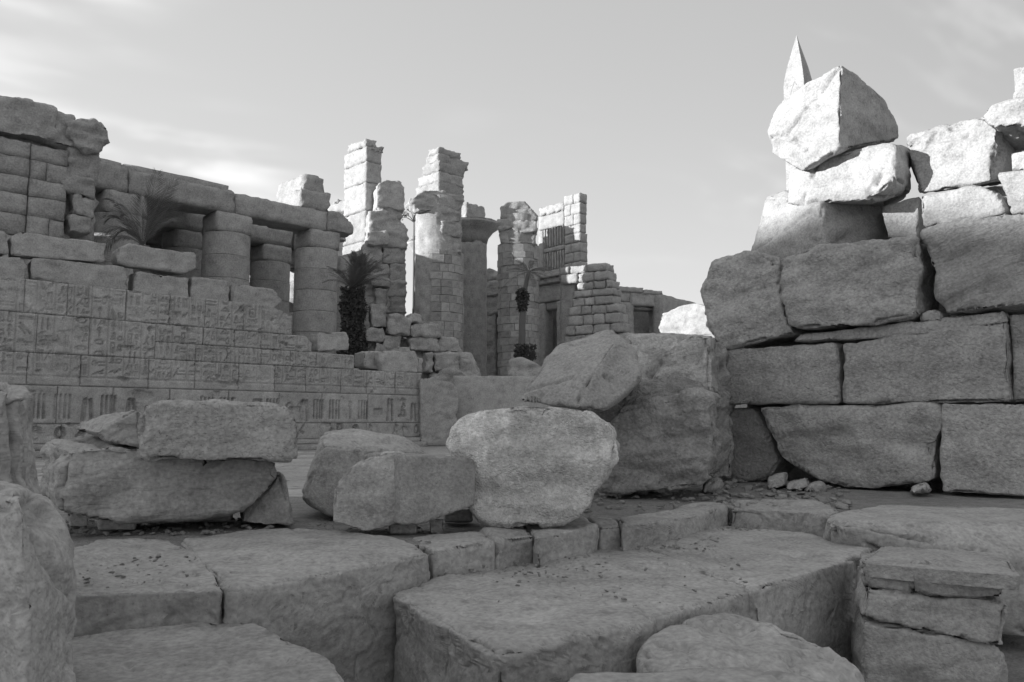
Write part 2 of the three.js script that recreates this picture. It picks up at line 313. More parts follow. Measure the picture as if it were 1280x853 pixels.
put('floor_slab', slab([[786, 675], [940, 737], [1082, 694], [1106, 680], [1020, 668], [908, 656]], 0.305, 0.95, { seed: 36, cell: 0.022, crack: 0.014, mott: 0.18, p: 22, amp: 0.01, chip: 0.06, splay: -0.05 }), M.slab, 'flat floor slab between the kerb corner and the layered block, rough cut side', 'slab', flat);
put('floor_slab', slab([[60, 797], [180, 779], [310, 773], [336, 787], [396, 812], [426, 838], [446, 870], [40, 890]], 0.33, 0.7, { seed: 41, cell: 0.022, crack: 0.014, mott: 0.18, p: 18, amp: 0.012, chip: 0.08 }), M.slab, 'low slab with a chipped corner tucked under the cracked edging slabs', 'slab', flat);
put('boulder', slab([[796, 800, 0.22], [839, 768], [897, 757], [948, 763], [1000, 778], [1054, 808, 0.25], [1092, 842, 0.15], [1085, 880, 0.1], [800, 860, 0.18]], 0.29, 0.85, { seed: 47, cell: 0.022, crack: 0.014, mott: 0.18, p: 8, amp: 0.01, chip: 0.04, splay: 0.03 }), M.slab, 'rounded boulder with a domed worn top against the floor slab', 'boulder');
put('boulder', slab([[690, 862], [710, 840], [800, 838], [976, 838], [1046, 852], [1060, 900], [690, 900]], 0.42, 0.9, { seed: 52, cell: 0.022, crack: 0.014, mott: 0.18, p: 16, amp: 0.01 }), M.slab, 'smooth flat topped stone lying in front of the domed boulder', 'boulder');
// layered, split block: four beds of one stone
{
  const fr = new Frame(level(1077, 704, 0.42), -21), b = thing('layered_block', 'tall split block of cracked ledges beside the long kerb stone', 'stone block', at(1165, 853, 5.3).setY(-0.4));
  const L = (poly, D, o) => mesh('stone_layer', local(faced(fr, poly, D, { cell: 0.022, p: 14, amp: 0.02, chip: 0.09, strata: 0.012, back: 1, ...o }), b), M.near, b);
  const topE = [[1075, 703], [1104, 682], [1256, 694], [1276, 720], [1232, 713], [1160, 706]].map(([x, y]) => level(x, y, 0.42)), mid = topE.reduce((a, q) => a.add(q), V(0, 0, 0)).multiplyScalar(1 / 6);
  mesh('stone_layer', local(rock([...topE, ...topE.map(q => q.clone().sub(mid).multiplyScalar(0.97).add(mid).setY(0.33))], { cell: 0.02, seed: 61, p: 24, amp: 0.01, chip: 0.04 }), b), M.near, b);
  L([[1081, 714], [1142, 716], [1140, 744], [1081, 735]], 0.8, { seed: 63, d: 0.05 });
  L([[1134, 716], [1165, 708], [1236, 722], [1262, 728], [1258, 752], [1175, 752], [1138, 744]], 0.8, { seed: 65, d: -0.02, p: 8, amp: 0.03 });
  L([[1077, 733], [1140, 743], [1240, 750], [1260, 756], [1256, 812], [1200, 800], [1140, 784], [1077, 776]], 0.85, { seed: 67, amp: 0.025, chip: 0.12 });
  L([[1077, 775], [1140, 785], [1245, 802], [1256, 812], [1258, 920], [1074, 900]], 0.9, { seed: 70, d: 0.02 });
}
// left stack of broken blocks
const FS = new Frame(at(138, 654, 5.8), 26), FT = new Frame(at(177, 574, 5.75), 18);
put('broken_block', faced(FS, [[80, 562], [131, 557], [346, 577], [346, 612], [298, 641], [138, 656], [76, 641]], 0.75, { seed: 80, cell: 0.028, p: 16, amp: 0.035, chip: 0.09, strata: 0.02, fs: 5, tilt: 0.05, back: 0.97, extra: [[46, 580, 6.45], [45, 620, 6.35], [58, 549, 6.6]] }), M.bed, 'big dark bedded block carrying a flat slab and a jagged stone', 'stone block', 'stack of broken blocks on the platform');
put('broken_block', faced(FT, [[174, 512], [178, 504], [246, 501], [356, 505], [372, 522], [376, 532], [369, 576], [268, 578], [177, 575]], 0.62, { seed: 84, cell: 0.025, p: 13, amp: 0.02, chip: 0.07, back: 0.9 }), M.pick, 'flat rectangular slab with a pecked face on top of the bedded block', 'stone block', 'stack of broken blocks on the platform');
put('broken_block', explicit([[93, 536, 6.3], [134, 512, 6.35], [172, 511, 6.2], [180, 520, 6.5], [178, 562, 6.15], [138, 553, 6.05], [120, 540, 6.0], [100, 531, 6.8], [170, 514, 7.0], [170, 555, 6.9]], { seed: 88, cell: 0.02, p: 26, amp: 0.02, chip: 0.08, strata: 0.03, fs: 9 }), M.bed, 'jagged pointed stone wedged beside the flat slab', 'stone block', 'stack of broken blocks on the platform');
put('broken_block', explicit([[300, 610, 6.45], [346, 588, 6.4], [357, 597, 6.4], [367, 657, 6.25], [300, 656, 6.3], [308, 600, 7.0], [352, 592, 7.0], [362, 645, 7.0], [300, 645, 7.0]], { seed: 91, cell: 0.02, p: 20, amp: 0.014 }), M.near, 'narrow upright wedge stone propping the end of the bedded block', 'stone block', 'stack of broken blocks on the platform');
for (const [x0, x1, y0, y1, t] of [[84, 112, 640, 660, 6.3], [122, 172, 640, 664, 6.05], [176, 214, 638, 655, 6.2], [222, 290, 632, 652, 6.45]]) put('chock_stone', explicit([[x0, y0, t], [x1, y0 - 3, t], [x1 - 3, y1, t], [x0 + 2, y1, t], [x0, y0, t + 0.35], [x1, y0, t + 0.4], [x1, y1 - 6, t + 0.4], [x0, y1 - 6, t + 0.4]], { cell: 0.02, amp: 0.012, chip: 0.03, tone: 0.9 }), M.near, 'small flat chock stone under the bedded block', 'stone', 'chock stones under the bedded block');
// two blocks at the near left
put('near_block', explicit([[-60, 470, 3.4], [8, 478, 3.3], [27, 486, 3.35], [34, 540, 3.4], [28, 700, 3.4], [-60, 700, 3.2], [-80, 470, 4.3], [20, 480, 4.3], [24, 700, 4.3], [-80, 700, 4.3]], { seed: 95, cell: 0.025, p: 12, amp: 0.025 }), M.bed, 'upright rough block behind the split pale block', 'stone block');
put('near_block', explicit([[-160, 592, 2.45], [-10, 597, 2.2], [24, 610, 2.1], [32, 640, 2.04], [33, 820, 2.0], [34, 1000, 1.98], [-160, 1000, 2.3], [46, 617, 2.25], [74, 645, 2.4], [81, 668, 2.42], [79, 745, 2.38], [95, 815, 2.32], [92, 1000, 2.3], [-160, 592, 3.2], [40, 612, 3.2], [70, 655, 3.2], [80, 950, 3.2], [-160, 950, 3.2]], { seed: 98, cell: 0.014, p: 34, amp: 0.012, f: 2.6, chip: 0.035, strata: 0.008, fs: 3, merge: 0.999 }), M.near, 'split pale block with vertical cracks and a broken shoulder', 'stone block');
// middle boulders
put('column_fragment', explicit([[402, 541, 7.45], [449, 533, 7.65], [503, 543, 7.55], [540, 568, 7.35], [538, 650, 7.35], [373, 616, 7.05], [376, 628, 6.95], [416, 648, 6.80], [470, 650, 6.75], [455, 560, 6.90], [400, 556, 7.05], [420, 545, 8.45], [510, 555, 8.45], [540, 640, 8.45], [400, 630, 8.25]], { seed: 102, cell: 0.025, p: 14, amp: 0.008, chip: 0.03, tone: 0.98 }), M.near, 'smooth tilted drum fragment behind the angled cornice stone', 'column drum');
{
  const fA = new Frame(at(456, 665, 5.85), 4), fB = new Frame(at(525, 654, 5.84), 30);
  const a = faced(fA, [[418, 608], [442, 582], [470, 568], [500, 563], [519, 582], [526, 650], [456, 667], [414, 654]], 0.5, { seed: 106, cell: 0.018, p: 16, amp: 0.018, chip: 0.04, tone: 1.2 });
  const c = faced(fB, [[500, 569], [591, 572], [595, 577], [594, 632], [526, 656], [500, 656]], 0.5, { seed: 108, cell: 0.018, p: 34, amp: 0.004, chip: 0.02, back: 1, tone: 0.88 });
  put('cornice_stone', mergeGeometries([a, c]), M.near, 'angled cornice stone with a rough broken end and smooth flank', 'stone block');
}
for (const [x0, x1, y0, y1, t] of [[486, 520, 652, 668, 6.0], [536, 556, 648, 669, 6.05], [556, 590, 636, 652, 6.5]]) put('prop_stone', explicit([[x0, y0, t], [x1, y0, t], [x1, y1, t], [x0, y1, t], [x0, y0, t + 0.2], [x1, y0, t + 0.2], [x1, y1, t + 0.2], [x0, y1, t + 0.2]], { cell: 0.015, p: 9, amp: 0.01, chip: 0.02 }), M.near, 'small prop stone under the angled cornice stone', 'stone', 'prop stones under the cornice stone');
put('boulder', faced(new Frame(at(660, 655, 6.05), -6), [[560, 528], [580, 513], [600, 508], [667, 504], [730, 508], [758, 524], [772, 548], [766, 584], [734, 644], [720, 655], [660, 661], [604, 656], [566, 610], [554, 565]], 1.05, { seed: 112, cell: 0.02, p: 13, amp: 0.03, f: 2.0, chip: 0.07, stain: 0.5, back: 0.9, tone: 1.1 }), M.pale, 'pale pitted boulder streaked with white salt on the platform', 'boulder');
put('boulder', explicit([[655, 486, 7.9], [697, 431, 8.5], [761, 411, 8.7], [776, 418, 8.3], [799, 441, 8.2], [802, 471, 8.0], [779, 496, 7.75], [751, 516, 7.65], [711, 508, 7.6], [656, 504, 7.8], [742, 462, 7.72], [705, 440, 9.2], [795, 445, 9.5], [798, 485, 9.4], [715, 505, 9.2]], { seed: 117, cell: 0.022, p: 22, amp: 0.016, chip: 0.06, strata: 0.008 }), M.near, 'tilted angular boulder perched against the rough wall stones', 'boulder');



// ================================================================== RIGHT-HAND WALL of great blocks
const RW = new Frame(at(1115, 525, 9.48), -45);
{
  const w = thing('block_wall', 'coursed wall of great rough dressed blocks along the platform', 'wall', RW.pt(0, PY - 0.05));
  const B = (poly, D, mat, o) => mesh('wall_block', local(faced(RW, poly, D, { cell: 0.03, p: 26, amp: 0.018, chip: 0.06, ...o }), w), mat, w);
  B([[948, 509], [1173, 505], [1176, 560], [1166, 604], [1080, 613], [1035, 606], [975, 574]], 1.2, M.pick, { seed: 130, p: 15, strata: 0.03, fs: 3, amp: 0.025 });
  B([[1177, 505], [1290, 502], [1292, 622], [1177, 616]], 1.2, M.pick, { seed: 133, p: 30 });
  B([[893, 508], [942, 509], [975, 577], [960, 600], [937, 606], [898, 601]], 0.9, M.pick, { seed: 136, p: 10, d: 0.18, tone: 0.92 });
  B([[905, 437], [1045, 428], [1049, 504], [906, 507]], 1.2, M.pick, { seed: 139 });
  B([[1053, 429], [1200, 412], [1258, 400], [1265, 503], [1053, 505]], 1.2, M.pick, { seed: 142, p: 22 });
  B([[1262, 396], [1300, 392], [1300, 503], [1266, 503]], 1.2, M.pick, { seed: 145, d: 0.12, tone: 0.9 });
  B([[990, 428], [1000, 417], [1120, 404], [1256, 387], [1262, 404], [1120, 424]], 1.0, M.pick, { seed: 148, d: 0.04, p: 16 });
  mesh('rubble_core', local(boxed(RW, RW.s(902), RW.s(1300), PY - 0.1, RW.h(1100, 400), 0.75, 2.6, { cell: 0.15, amp: 0.06, p: 12 }), w), M.dirt, w);
}
const G3 = 'tumbled blocks heaped on the right-hand wall';
const up = (poly, D, mat, o, label, name = 'stone_block') => put(name, faced(RW, poly, D, { cell: 0.032, p: 20, amp: 0.025, chip: 0.08, ...o }), mat, label, 'stone block', G3);
up([[893, 328], [936, 315], [966, 322], [983, 400], [991, 418], [906, 437], [895, 432], [880, 394], [874, 358]], 1.3, M.pick, { seed: 150, p: 12, amp: 0.035, d: -0.05 }, 'pitted rounded block overhanging the end of the coursed wall');
up([[970, 322], [1031, 306], [1146, 296], [1149, 394], [1109, 398], [1058, 409], [994, 410], [981, 371]], 1.2, M.pick, { seed: 153, p: 16, amp: 0.035, d: -0.1, strata: 0.012 }, 'wide pitted block between the rounded block and the slanting gap');
up([[1149, 288], [1276, 265], [1300, 264], [1300, 380], [1240, 386], [1183, 393], [1166, 345]], 1.3, M.bed, { seed: 156, p: 24, amp: 0.03, d: -0.06, strata: 0.02, tilt: 0.35, fs: 4 }, 'large block with slanting beds right of the dark triangular gap');
put('wedge_stone', faced(RW, [[1148, 392], [1165, 385], [1178, 390], [1178, 402], [1148, 402]], 0.4, { seed: 158, p: 8, cell: 0.03, d: 0.02 }), M.near, 'small rounded stone lodged in the triangular gap', 'stone');
put('fill_block', boxed(RW, RW.s(1120), RW.s(1200), RW.h(1150, 404), RW.h(1150, 300), 0.7, 1.7, { cell: 0.1, amp: 0.03 }), M.near, 'shadowed block deep inside the triangular gap', 'stone block');
// block whose lit left face meets a shadowed right face
put('stone_block', explicit([[983, 237, 11.6], [957, 247, 11.9], [957, 280, 11.8], [938, 312, 11.7], [945, 325, 11.6], [1024, 252, 10.4], [1034, 308, 10.3], [1034, 330, 10.3], [1096, 250, 10.9], [1123, 281, 11.1], [1122, 297, 11.1], [1120, 325, 11.1], [985, 238, 13], [1090, 250, 12.2], [1110, 320, 12.2], [960, 320, 12.8]], { seed: 160, az: -45 * D2R, cell: 0.03, p: 30, amp: 0.018, chip: 0.05 }), M.near, 'leaning block with a sharp corner under the second topmost block', 'stone block', G3);
put('stone_block', faced(RW, [[1100, 258], [1150, 245], [1148, 298], [1110, 300]], 0.9, { seed: 163, cell: 0.04, d: 1.0 }), M.near, 'small recessed block in the shaded joint below the jutting blocks', 'stone block', G3);
put('stone_block', explicit([[985, 214, 11.2], [1016, 201, 10.75], [1120, 179, 9.85], [1121, 222, 9.8], [1087, 250, 9.95], [1024, 253, 10.5], [985, 253, 11.0], [1134, 186, 10.2], [1141, 240, 10.3], [1108, 257, 10.7], [1000, 214, 12.6], [1130, 186, 11.8], [1130, 250, 11.8], [1000, 250, 12.5]], { seed: 166, az: -45 * D2R, cell: 0.03, p: 26, amp: 0.025, chip: 0.07 }), M.near, 'long sunlit block carrying the topmost angular block', 'stone block', G3);
put('stone_block', explicit([[975, 128, 11.1], [1050, 80, 10.2], [1047, 189, 10.15], [1024, 201, 10.35], [1001, 217, 10.7], [966, 194, 11.1], [963, 146, 11.2], [1085, 105, 10.7], [1119, 141, 11.2], [1124, 176, 11.3], [1060, 90, 11.2], [990, 140, 12.3], [1095, 150, 12.2], [990, 190, 12.2], [1090, 180, 12.1]], { seed: 169, az: -45 * D2R, cell: 0.026, p: 30, amp: 0.022, chip: 0.06 }), M.near, 'topmost angular block, one face sunlit and one in shade', 'stone block', G3);
put('stone_block', explicit([[1131, 181, 10.2], [1160, 164, 10.0], [1190, 152, 9.8], [1251, 144, 9.3], [1262, 152, 9.45], [1240, 226, 9.3], [1151, 242, 10.0], [1144, 205, 10.1], [1290, 160, 10.2], [1262, 226, 9.8], [1150, 182, 11.4], [1250, 160, 11.2], [1250, 220, 11.2], [1160, 235, 11.4]], { seed: 172, az: -45 * D2R, cell: 0.03, p: 26, amp: 0.028, chip: 0.06 }), M.near, 'broad sunlit block with a curved shaded flank near the wall top', 'stone block', G3);
up([[1150, 243], [1221, 231], [1248, 238], [1260, 267], [1152, 285]], 1.2, M.near, { seed: 175, p: 18, d: 0.12 }, 'sunlit block with a pocked lower corner under the broad one');
up([[1247, 216], [1300, 210], [1300, 268], [1262, 268]], 1.2, M.near, { seed: 178, d: -0.02 }, 'sunlit block with a smooth face beside the pocked one');
up([[1262, 190], [1300, 182], [1300, 214], [1264, 214]], 1.0, M.near, { seed: 180, d: 0.3 }, 'small sunlit block set back above the smooth faced one');
up([[1224, 147], [1237, 132], [1300, 114], [1300, 156], [1262, 160], [1236, 160]], 1.2, M.near, { seed: 183, d: 0.55, p: 12 }, 'rounded sunlit block at the back of the wall top');
up([[1265, 85], [1310, 74], [1310, 126], [1266, 128]], 1.0, M.near, { seed: 185, d: 0.6, amp: 0.012, p: 30 }, 'square sunlit block standing on the rounded one');
up([[1132, 174], [1140, 166], [1170, 161], [1190, 166], [1150, 185]], 0.8, M.near, { seed: 187, d: 1.1 }, 'thin shaded block peeping over behind the broad one');
put('fill_block', boxed(RW, RW.s(1000), RW.s(1330), RW.h(1150, 404), RW.h(1150, 260), 1.3, 2.7, { cell: 0.12, amp: 0.05, p: 14 }), M.dirt, 'packed rubble core behind the heaped blocks', 'rubble');
put('fill_block', boxed(RW, RW.s(1150), RW.s(1340), RW.h(1150, 262), RW.h(1200, 200), 1.2, 2.5, { cell: 0.12, amp: 0.05, p: 14 }), M.dirt, 'upper rubble core behind the broad sunlit block', 'rubble');
// left end: weathered stones running back from the wall
const UF = new Frame(at(820, 615, 8.55), -18);
put('wall_stone', faced(UF, [[742, 622], [752, 540], [770, 513], [888, 489], [897, 551], [880, 606], [815, 619]], 1.3, { seed: 190, cell: 0.024, p: 13, amp: 0.05, f: 2.4, chip: 0.1, tone: 0.92 }), M.pick, 'big rough pecked stone below the tilted angular boulder', 'stone block');
put('rubble_heap', explicit([[715, 520, 9.3], [735, 490, 9.5], [715, 600, 9.3], [745, 520, 9.0], [800, 478, 9.4], [845, 476, 9.5], [889, 484, 9.5], [888, 498, 8.95], [860, 500, 8.7], [775, 514, 8.7], [745, 545, 9.0], [890, 540, 9.6], [780, 480, 10.4], [890, 480, 10.4], [890, 560, 10.4], [750, 560, 10.2]], { seed: 194, cell: 0.022, p: 12, amp: 0.05, f: 4, chip: 0.03 }), M.dirt, 'crumbled earth and rubble packed on top of the pecked stone', 'rubble');
put('wall_stone', explicit([[783, 420, 10.2], [850, 418, 9.9], [888, 420, 9.8], [892, 440, 9.8], [888, 500, 9.7], [862, 476, 9.75], [800, 481, 9.9], [786, 450, 10.1], [790, 422, 11.6], [895, 422, 11.4], [895, 490, 11.4], [800, 480, 11.6]], { seed: 197, cell: 0.026, p: 22, amp: 0.035, chip: 0.08 }), M.pale, 'weathered stone with a crusty left end above the rubble', 'stone block');
put('wall_stone', explicit([[884, 432, 10.9], [912, 436, 11.0], [914, 600, 11.0], [890, 600, 10.8], [886, 480, 10.8], [884, 430, 11.8], [915, 430, 11.8], [915, 598, 11.8], [890, 598, 11.8]], { seed: 199, cell: 0.03, amp: 0.045, chip: 0.12, p: 12, f: 2.4 }), M.pick, 'dark crumbling stone in the corner beside the coursed wall', 'stone block');
{
  const f = new Frame(at(855, 420, 25), -42);
  put('stone_block', faced(f, [[822, 413], [827, 391], [868, 377], [884, 384], [892, 419], [830, 421]], 1.2, { seed: 202, cell: 0.05, p: 16, amp: 0.03 }), M.near, 'glaring sunlit block alone behind the weathered stone', 'stone block');
  put('stone_block', faced(f, [[815, 419], [900, 419], [905, 580], [812, 580]], 1.6, { seed: 204, cell: 0.15, p: 16, amp: 0.05, d: 0.05 }), M.near, 'shaded pier of stone carrying the glaring sunlit block', 'stone block');
}
// scattered chips, stones and dust at the foot of the walls: nobody could count them
{
  const n = 4200, g = rock([V(-1, 0, -0.8), V(1, 0, -0.7), V(0.9, 0, 0.8), V(-0.8, 0, 0.9), V(-0.6, 0.9, -0.5), V(0.7, 0.8, -0.4), V(0.4, 1, 0.6), V(-0.5, 0.7, 0.5)], { cell: 0.6, p: 14, amp: 0.15, f: 0.8, chip: 0.1, seed: 9 });
  const im = new THREE.InstancedMesh(g, M.near, n); im.name = 'stone_chips'; im.castShadow = im.receiveShadow = true;
  const r = mulberry(31), q = new THREE.Object3D();
  const zones = [[890, 1060, 596, 634, PY, 0.4], [700, 900, 612, 640, PY, 0.25], [380, 560, 652, 668, PY, 0.12], [80, 340, 648, 668, PY, 0.3], [880, 960, 655, 664, 0.31, 0.16], [760, 900, 664, 690, 0.31, 0.18], [545, 760, 684, 722, 0.31, 0.25], [90, 290, 690, 735, PY, 0.12], [300, 540, 672, 700, PY, 0.12], [620, 940, 690, 760, 0.31, 0.1], [390, 490, 800, 853, -0.4, 0.25], [1060, 1110, 800, 853, -0.4, 0.15]];
  for (let i = 0; i < n; i++) {
    let k = r() * 2.4, z = zones[0]; for (const c of zones) { if (k < c[5]) { z = c; break; } k -= c[5]; }
    const p = level(z[0] + r() * (z[1] - z[0]), z[2] + r() * (z[3] - z[2]), z[4]);
    const s = 0.002 + (z[5] > 0.35 ? 0.045 : z[4] < PY || z[5] < 0.13 ? 0.011 : 0.022) * Math.pow(r(), 4.5); q.position.set(p.x, p.y - s * 0.2, p.z); q.rotation.set(r() * 0.4, r() * 6.3, r() * 0.4); q.scale.set(s * (1 + r()), s * (0.6 + 0.5 * r()), s * (0.8 + r() * 0.8)); q.updateMatrix(); im.setMatrixAt(i, q.matrix);
    const t = 1.0 + r() * 0.45; im.setColorAt(i, new THREE.Color().setRGB(t, t, t));
  }
  im.userData.kind = 'stuff'; scene.add(im); tag(im, 'stone chips and grit scattered on the platform and slabs', 'stone chips');
}

// broken stones packed into the foot of the wall
for (const [x0, x1, y0, y1, t] of [[958, 985, 590, 612, 9.9], [982, 1012, 596, 614, 9.7], [1010, 1030, 602, 616, 9.6], [880, 900, 600, 616, 9.3], [896, 912, 604, 614, 9.6], [1140, 1162, 604, 616, 9.0]]) put('foot_stone', explicit([[x0, y0 + 6, t], [x1 - 6, y0, t], [x1, y1 - 4, t - 0.1], [x0, y1, t - 0.15], [x0 + 4, y0 + 4, t + 0.4], [x1, y0 + 2, t + 0.4], [x1, y1, t + 0.4], [x0, y1, t + 0.4]], { cell: 0.025, p: 12, amp: 0.02, chip: 0.05 }), M.near, 'small broken stone packed at the foot of the coursed wall', 'stone', 'broken stones at the foot of the coursed wall');
// dry grass in the inner corner of the kerb
{
  const r = mulberry(63);
  for (const [px, py, n] of [[868, 655, 70], [886, 652, 90], [900, 652, 60]]) {
    const b = level(px, py, 0.31), P = [], I = [];
    for (let i = 0; i < n; i++) { const a = r() * 6.28, d = 0.1 * Math.sqrt(r()), x = b.x + Math.cos(a) * d, z = b.z + Math.sin(a) * d * 0.5, h = 0.05 + 0.13 * r(), lx = (r() - 0.5) * 0.12, lz = (r() - 0.5) * 0.1, k = P.length / 3; P.push(x - 0.003, b.y - 0.01, z, x + 0.003, b.y - 0.01, z, x + lx * 0.4 + 0.002, b.y + h * 0.6, z + lz * 0.4, x + lx * 0.4 - 0.002, b.y + h * 0.6, z + lz * 0.4, x + lx, b.y + h, z + lz); I.push(k, k + 1, k + 2, k, k + 2, k + 3, k + 3, k + 2, k + 4); }
    const g = new THREE.BufferGeometry(); g.setAttribute('position', new THREE.Float32BufferAttribute(P, 3)); g.setIndex(I); g.computeVertexNormals();
    put('grass_tuft', g, LM.ivy, 'tuft of dry dark grass in the inner corner of the kerb', 'grass', 'grass tufts by the kerb');
  }
}

// ================================================================== INSCRIBED WALL across the court
const HW = new Frame(at(265, HORIZON, 46 / (1 + 375 / 995)), 45);
const GS = 0.03, S0 = Math.floor((HW.s(-40)) / GS) * GS, S1 = HW.s(527), GW = Math.ceil((S1 - S0) / GS) + 2, GH = Math.ceil(6.5 / GS);
const carve = new Float32Array(GW * GH);
{
  const dab = (x, y, r, a) => { const i0 = Math.floor((x - r - S0) / GS), i1 = Math.ceil((x + r - S0) / GS), j0 = Math.floor((y - r) / GS), j1 = Math.ceil((y + r) / GS); for (let j = Math.max(0, j0); j <= Math.min(GH - 1, j1); j++) for (let i = Math.max(0, i0); i <= Math.min(GW - 1, i1); i++) { const d = Math.hypot(i * GS + S0 - x, j * GS - y), v = a * clamp((r - d) / GS + 0.6, 0, 1); if (v > carve[j * GW + i]) carve[j * GW + i] = v; } };
  const line = (x0, y0, x1, y1, r, a) => { const n = Math.max(1, Math.ceil(Math.hypot(x1 - x0, y1 - y0) / (GS * 0.7))); for (let k = 0; k <= n; k++) dab(x0 + (x1 - x0) * k / n, y0 + (y1 - y0) * k / n, r, a); };
  // signs as strokes in a unit square: polylines, or ['o', x, y, r] rings, ['f', x0, y0, x1, y1] sunk fields
  const SIGNS = [
    [[.1, .1, .5, .35, .75, .3, .9, .1], [.5, .35, .55, .75, .7, .9, .85, .8, .72, .68], [.2, .1, .5, .35]],            // bird
    [[.05, .5, .2, .7, .35, .5, .5, .7, .65, .5, .8, .7, .95, .5]], [[.05, .35, .95, .35], [.05, .65, .95, .65]],       // water, bars
    [['o', .5, .5, .32]], [['f', .35, .35, .65, .65], ['o', .5, .5, .38]],                                                // disc
    [[.5, .05, .5, .5], [.2, .5, .8, .5], ['o', .5, .75, .18]],                                                            // looped cross
    [[.5, .05, .5, .6, .35, .75, .45, .95, .6, .8, .5, .6]], [[.3, .05, .3, .95], [.7, .05, .7, .95]],                     // reed, strokes
    [[.1, .15, .9, .15, .75, .5, .25, .5, .1, .15]], [[.05, .5, .3, .75, .7, .75, .95, .5, .7, .3, .3, .3, .05, .5], ['o', .5, .52, .1]],   // loaf, mouth/eye
    [[.2, .05, .2, .95, .8, .95, .8, .05, .2, .05], [.5, .05, .5, .5]],                                                     // house
    [[.1, .2, .4, .2, .4, .6, .6, .9, .8, .75, .6, .6], [.4, .2, .85, .2, .7, .5, .45, .5]],                               // seated figure
    [[.05, .3, .3, .5, .5, .3, .7, .5, .85, .7, .95, .6]], [[.1, .9, .9, .1], [.1, .6, .5, .1]],                           // snake, sickle
    [[.05, .6, .95, .6, .8, .2, .2, .2, .05, .6]], [[.15, .1, .5, .9, .85, .1, .15, .1]],                                   // basket, hill
    [['f', .1, .3, .9, .55]], [[.15, .05, .15, .9], [.5, .05, .5, .9], [.85, .05, .85, .9]], [[.1, .1, .5, .5, .9, .9], [.5, .5, .9, .3]],
  ];
  const sign = (g, x, y, w, h, r, a) => { for (const st of g) { if (st[0] === 'o') { const n = 16; for (let k = 0; k < n; k++) { const t0 = k / n * 6.283, t1 = (k + 1) / n * 6.283; line(x + w * (st[1] + st[3] * Math.cos(t0)), y + h * (st[2] + st[3] * Math.sin(t0)), x + w * (st[1] + st[3] * Math.cos(t1)), y + h * (st[2] + st[3] * Math.sin(t1)), r, a); } } else if (st[0] === 'f') { for (let q = st[2]; q <= st[4]; q += 0.08) line(x + w * st[1], y + h * q, x + w * st[3], y + h * q, r, a); } else for (let k = 0; k + 3 < st.length; k += 2) line(x + w * st[k], y + h * st[k + 1], x + w * st[k + 2], y + h * st[k + 3], r, a); } };
  const r = mulberry(404);
  const CW = 0.62;
  for (let x = S0; x < S1; x += CW) {
    line(x, 2.9, x, 6.4, 0.022, 0.7);
    for (let y = 2.98; y < 6.3;) {
      const k = r(); let h = 0.22 + 0.3 * r();
      if (k < 0.45) { h = 0.4 + 0.12 * r(); sign(SIGNS[Math.floor(r() * SIGNS.length)], x + 0.08, y, 0.22, h - 0.05, 0.021, 1); sign(SIGNS[Math.floor(r() * SIGNS.length)], x + 0.33, y, 0.22, h - 0.05, 0.021, 1); }
      else if (k < 0.75) sign(SIGNS[Math.floor(r() * SIGNS.length)], x + 0.09, y, 0.44, h - 0.05, 0.026, 1);
      else { h = 0.26; for (let q = 0; q < 3; q++) sign(SIGNS[Math.floor(r() * SIGNS.length)], x + 0.07 + q * 0.17, y, 0.14, 0.2, 0.019, 0.9); }
      y += h;
    }
  }
  line(S0, 2.88, S1, 2.88, 0.025, 0.8);
  // lower register: large deep signs
  for (let x = S0 + 0.2; x < S1 - 0.4;) {
    const k = r();
    if (k < 0.3) { for (let q = 0; q < 4; q++) line(x + q * 0.16, 1.35, x + q * 0.16, 2.2, 0.035, 1.7); x += 0.85; }
    else if (k < 0.5) { const h = 0.7 + 0.3 * r(); line(x + 0.1, 1.3, x + 0.16, 1.3 + h, 0.075, 2.2); line(x + 0.4, 1.3, x + 0.34, 1.3 + h, 0.06, 2.2); x += 0.75; }
    else if (k < 0.62) x += 0.5;
    else { sign(SIGNS[Math.floor(r() * SIGNS.length)], x, 1.3, 0.55, 0.9, 0.045, 1.8); x += 0.75; }
  }
  for (let x = S0 + 0.2; x < S1 - 0.4; x += 0.55 + r() * 0.4) if (r() < 0.7) sign(SIGNS[Math.floor(r() * SIGNS.length)], x, 0.5, 0.4, 0.6, 0.05, 1.8);
}
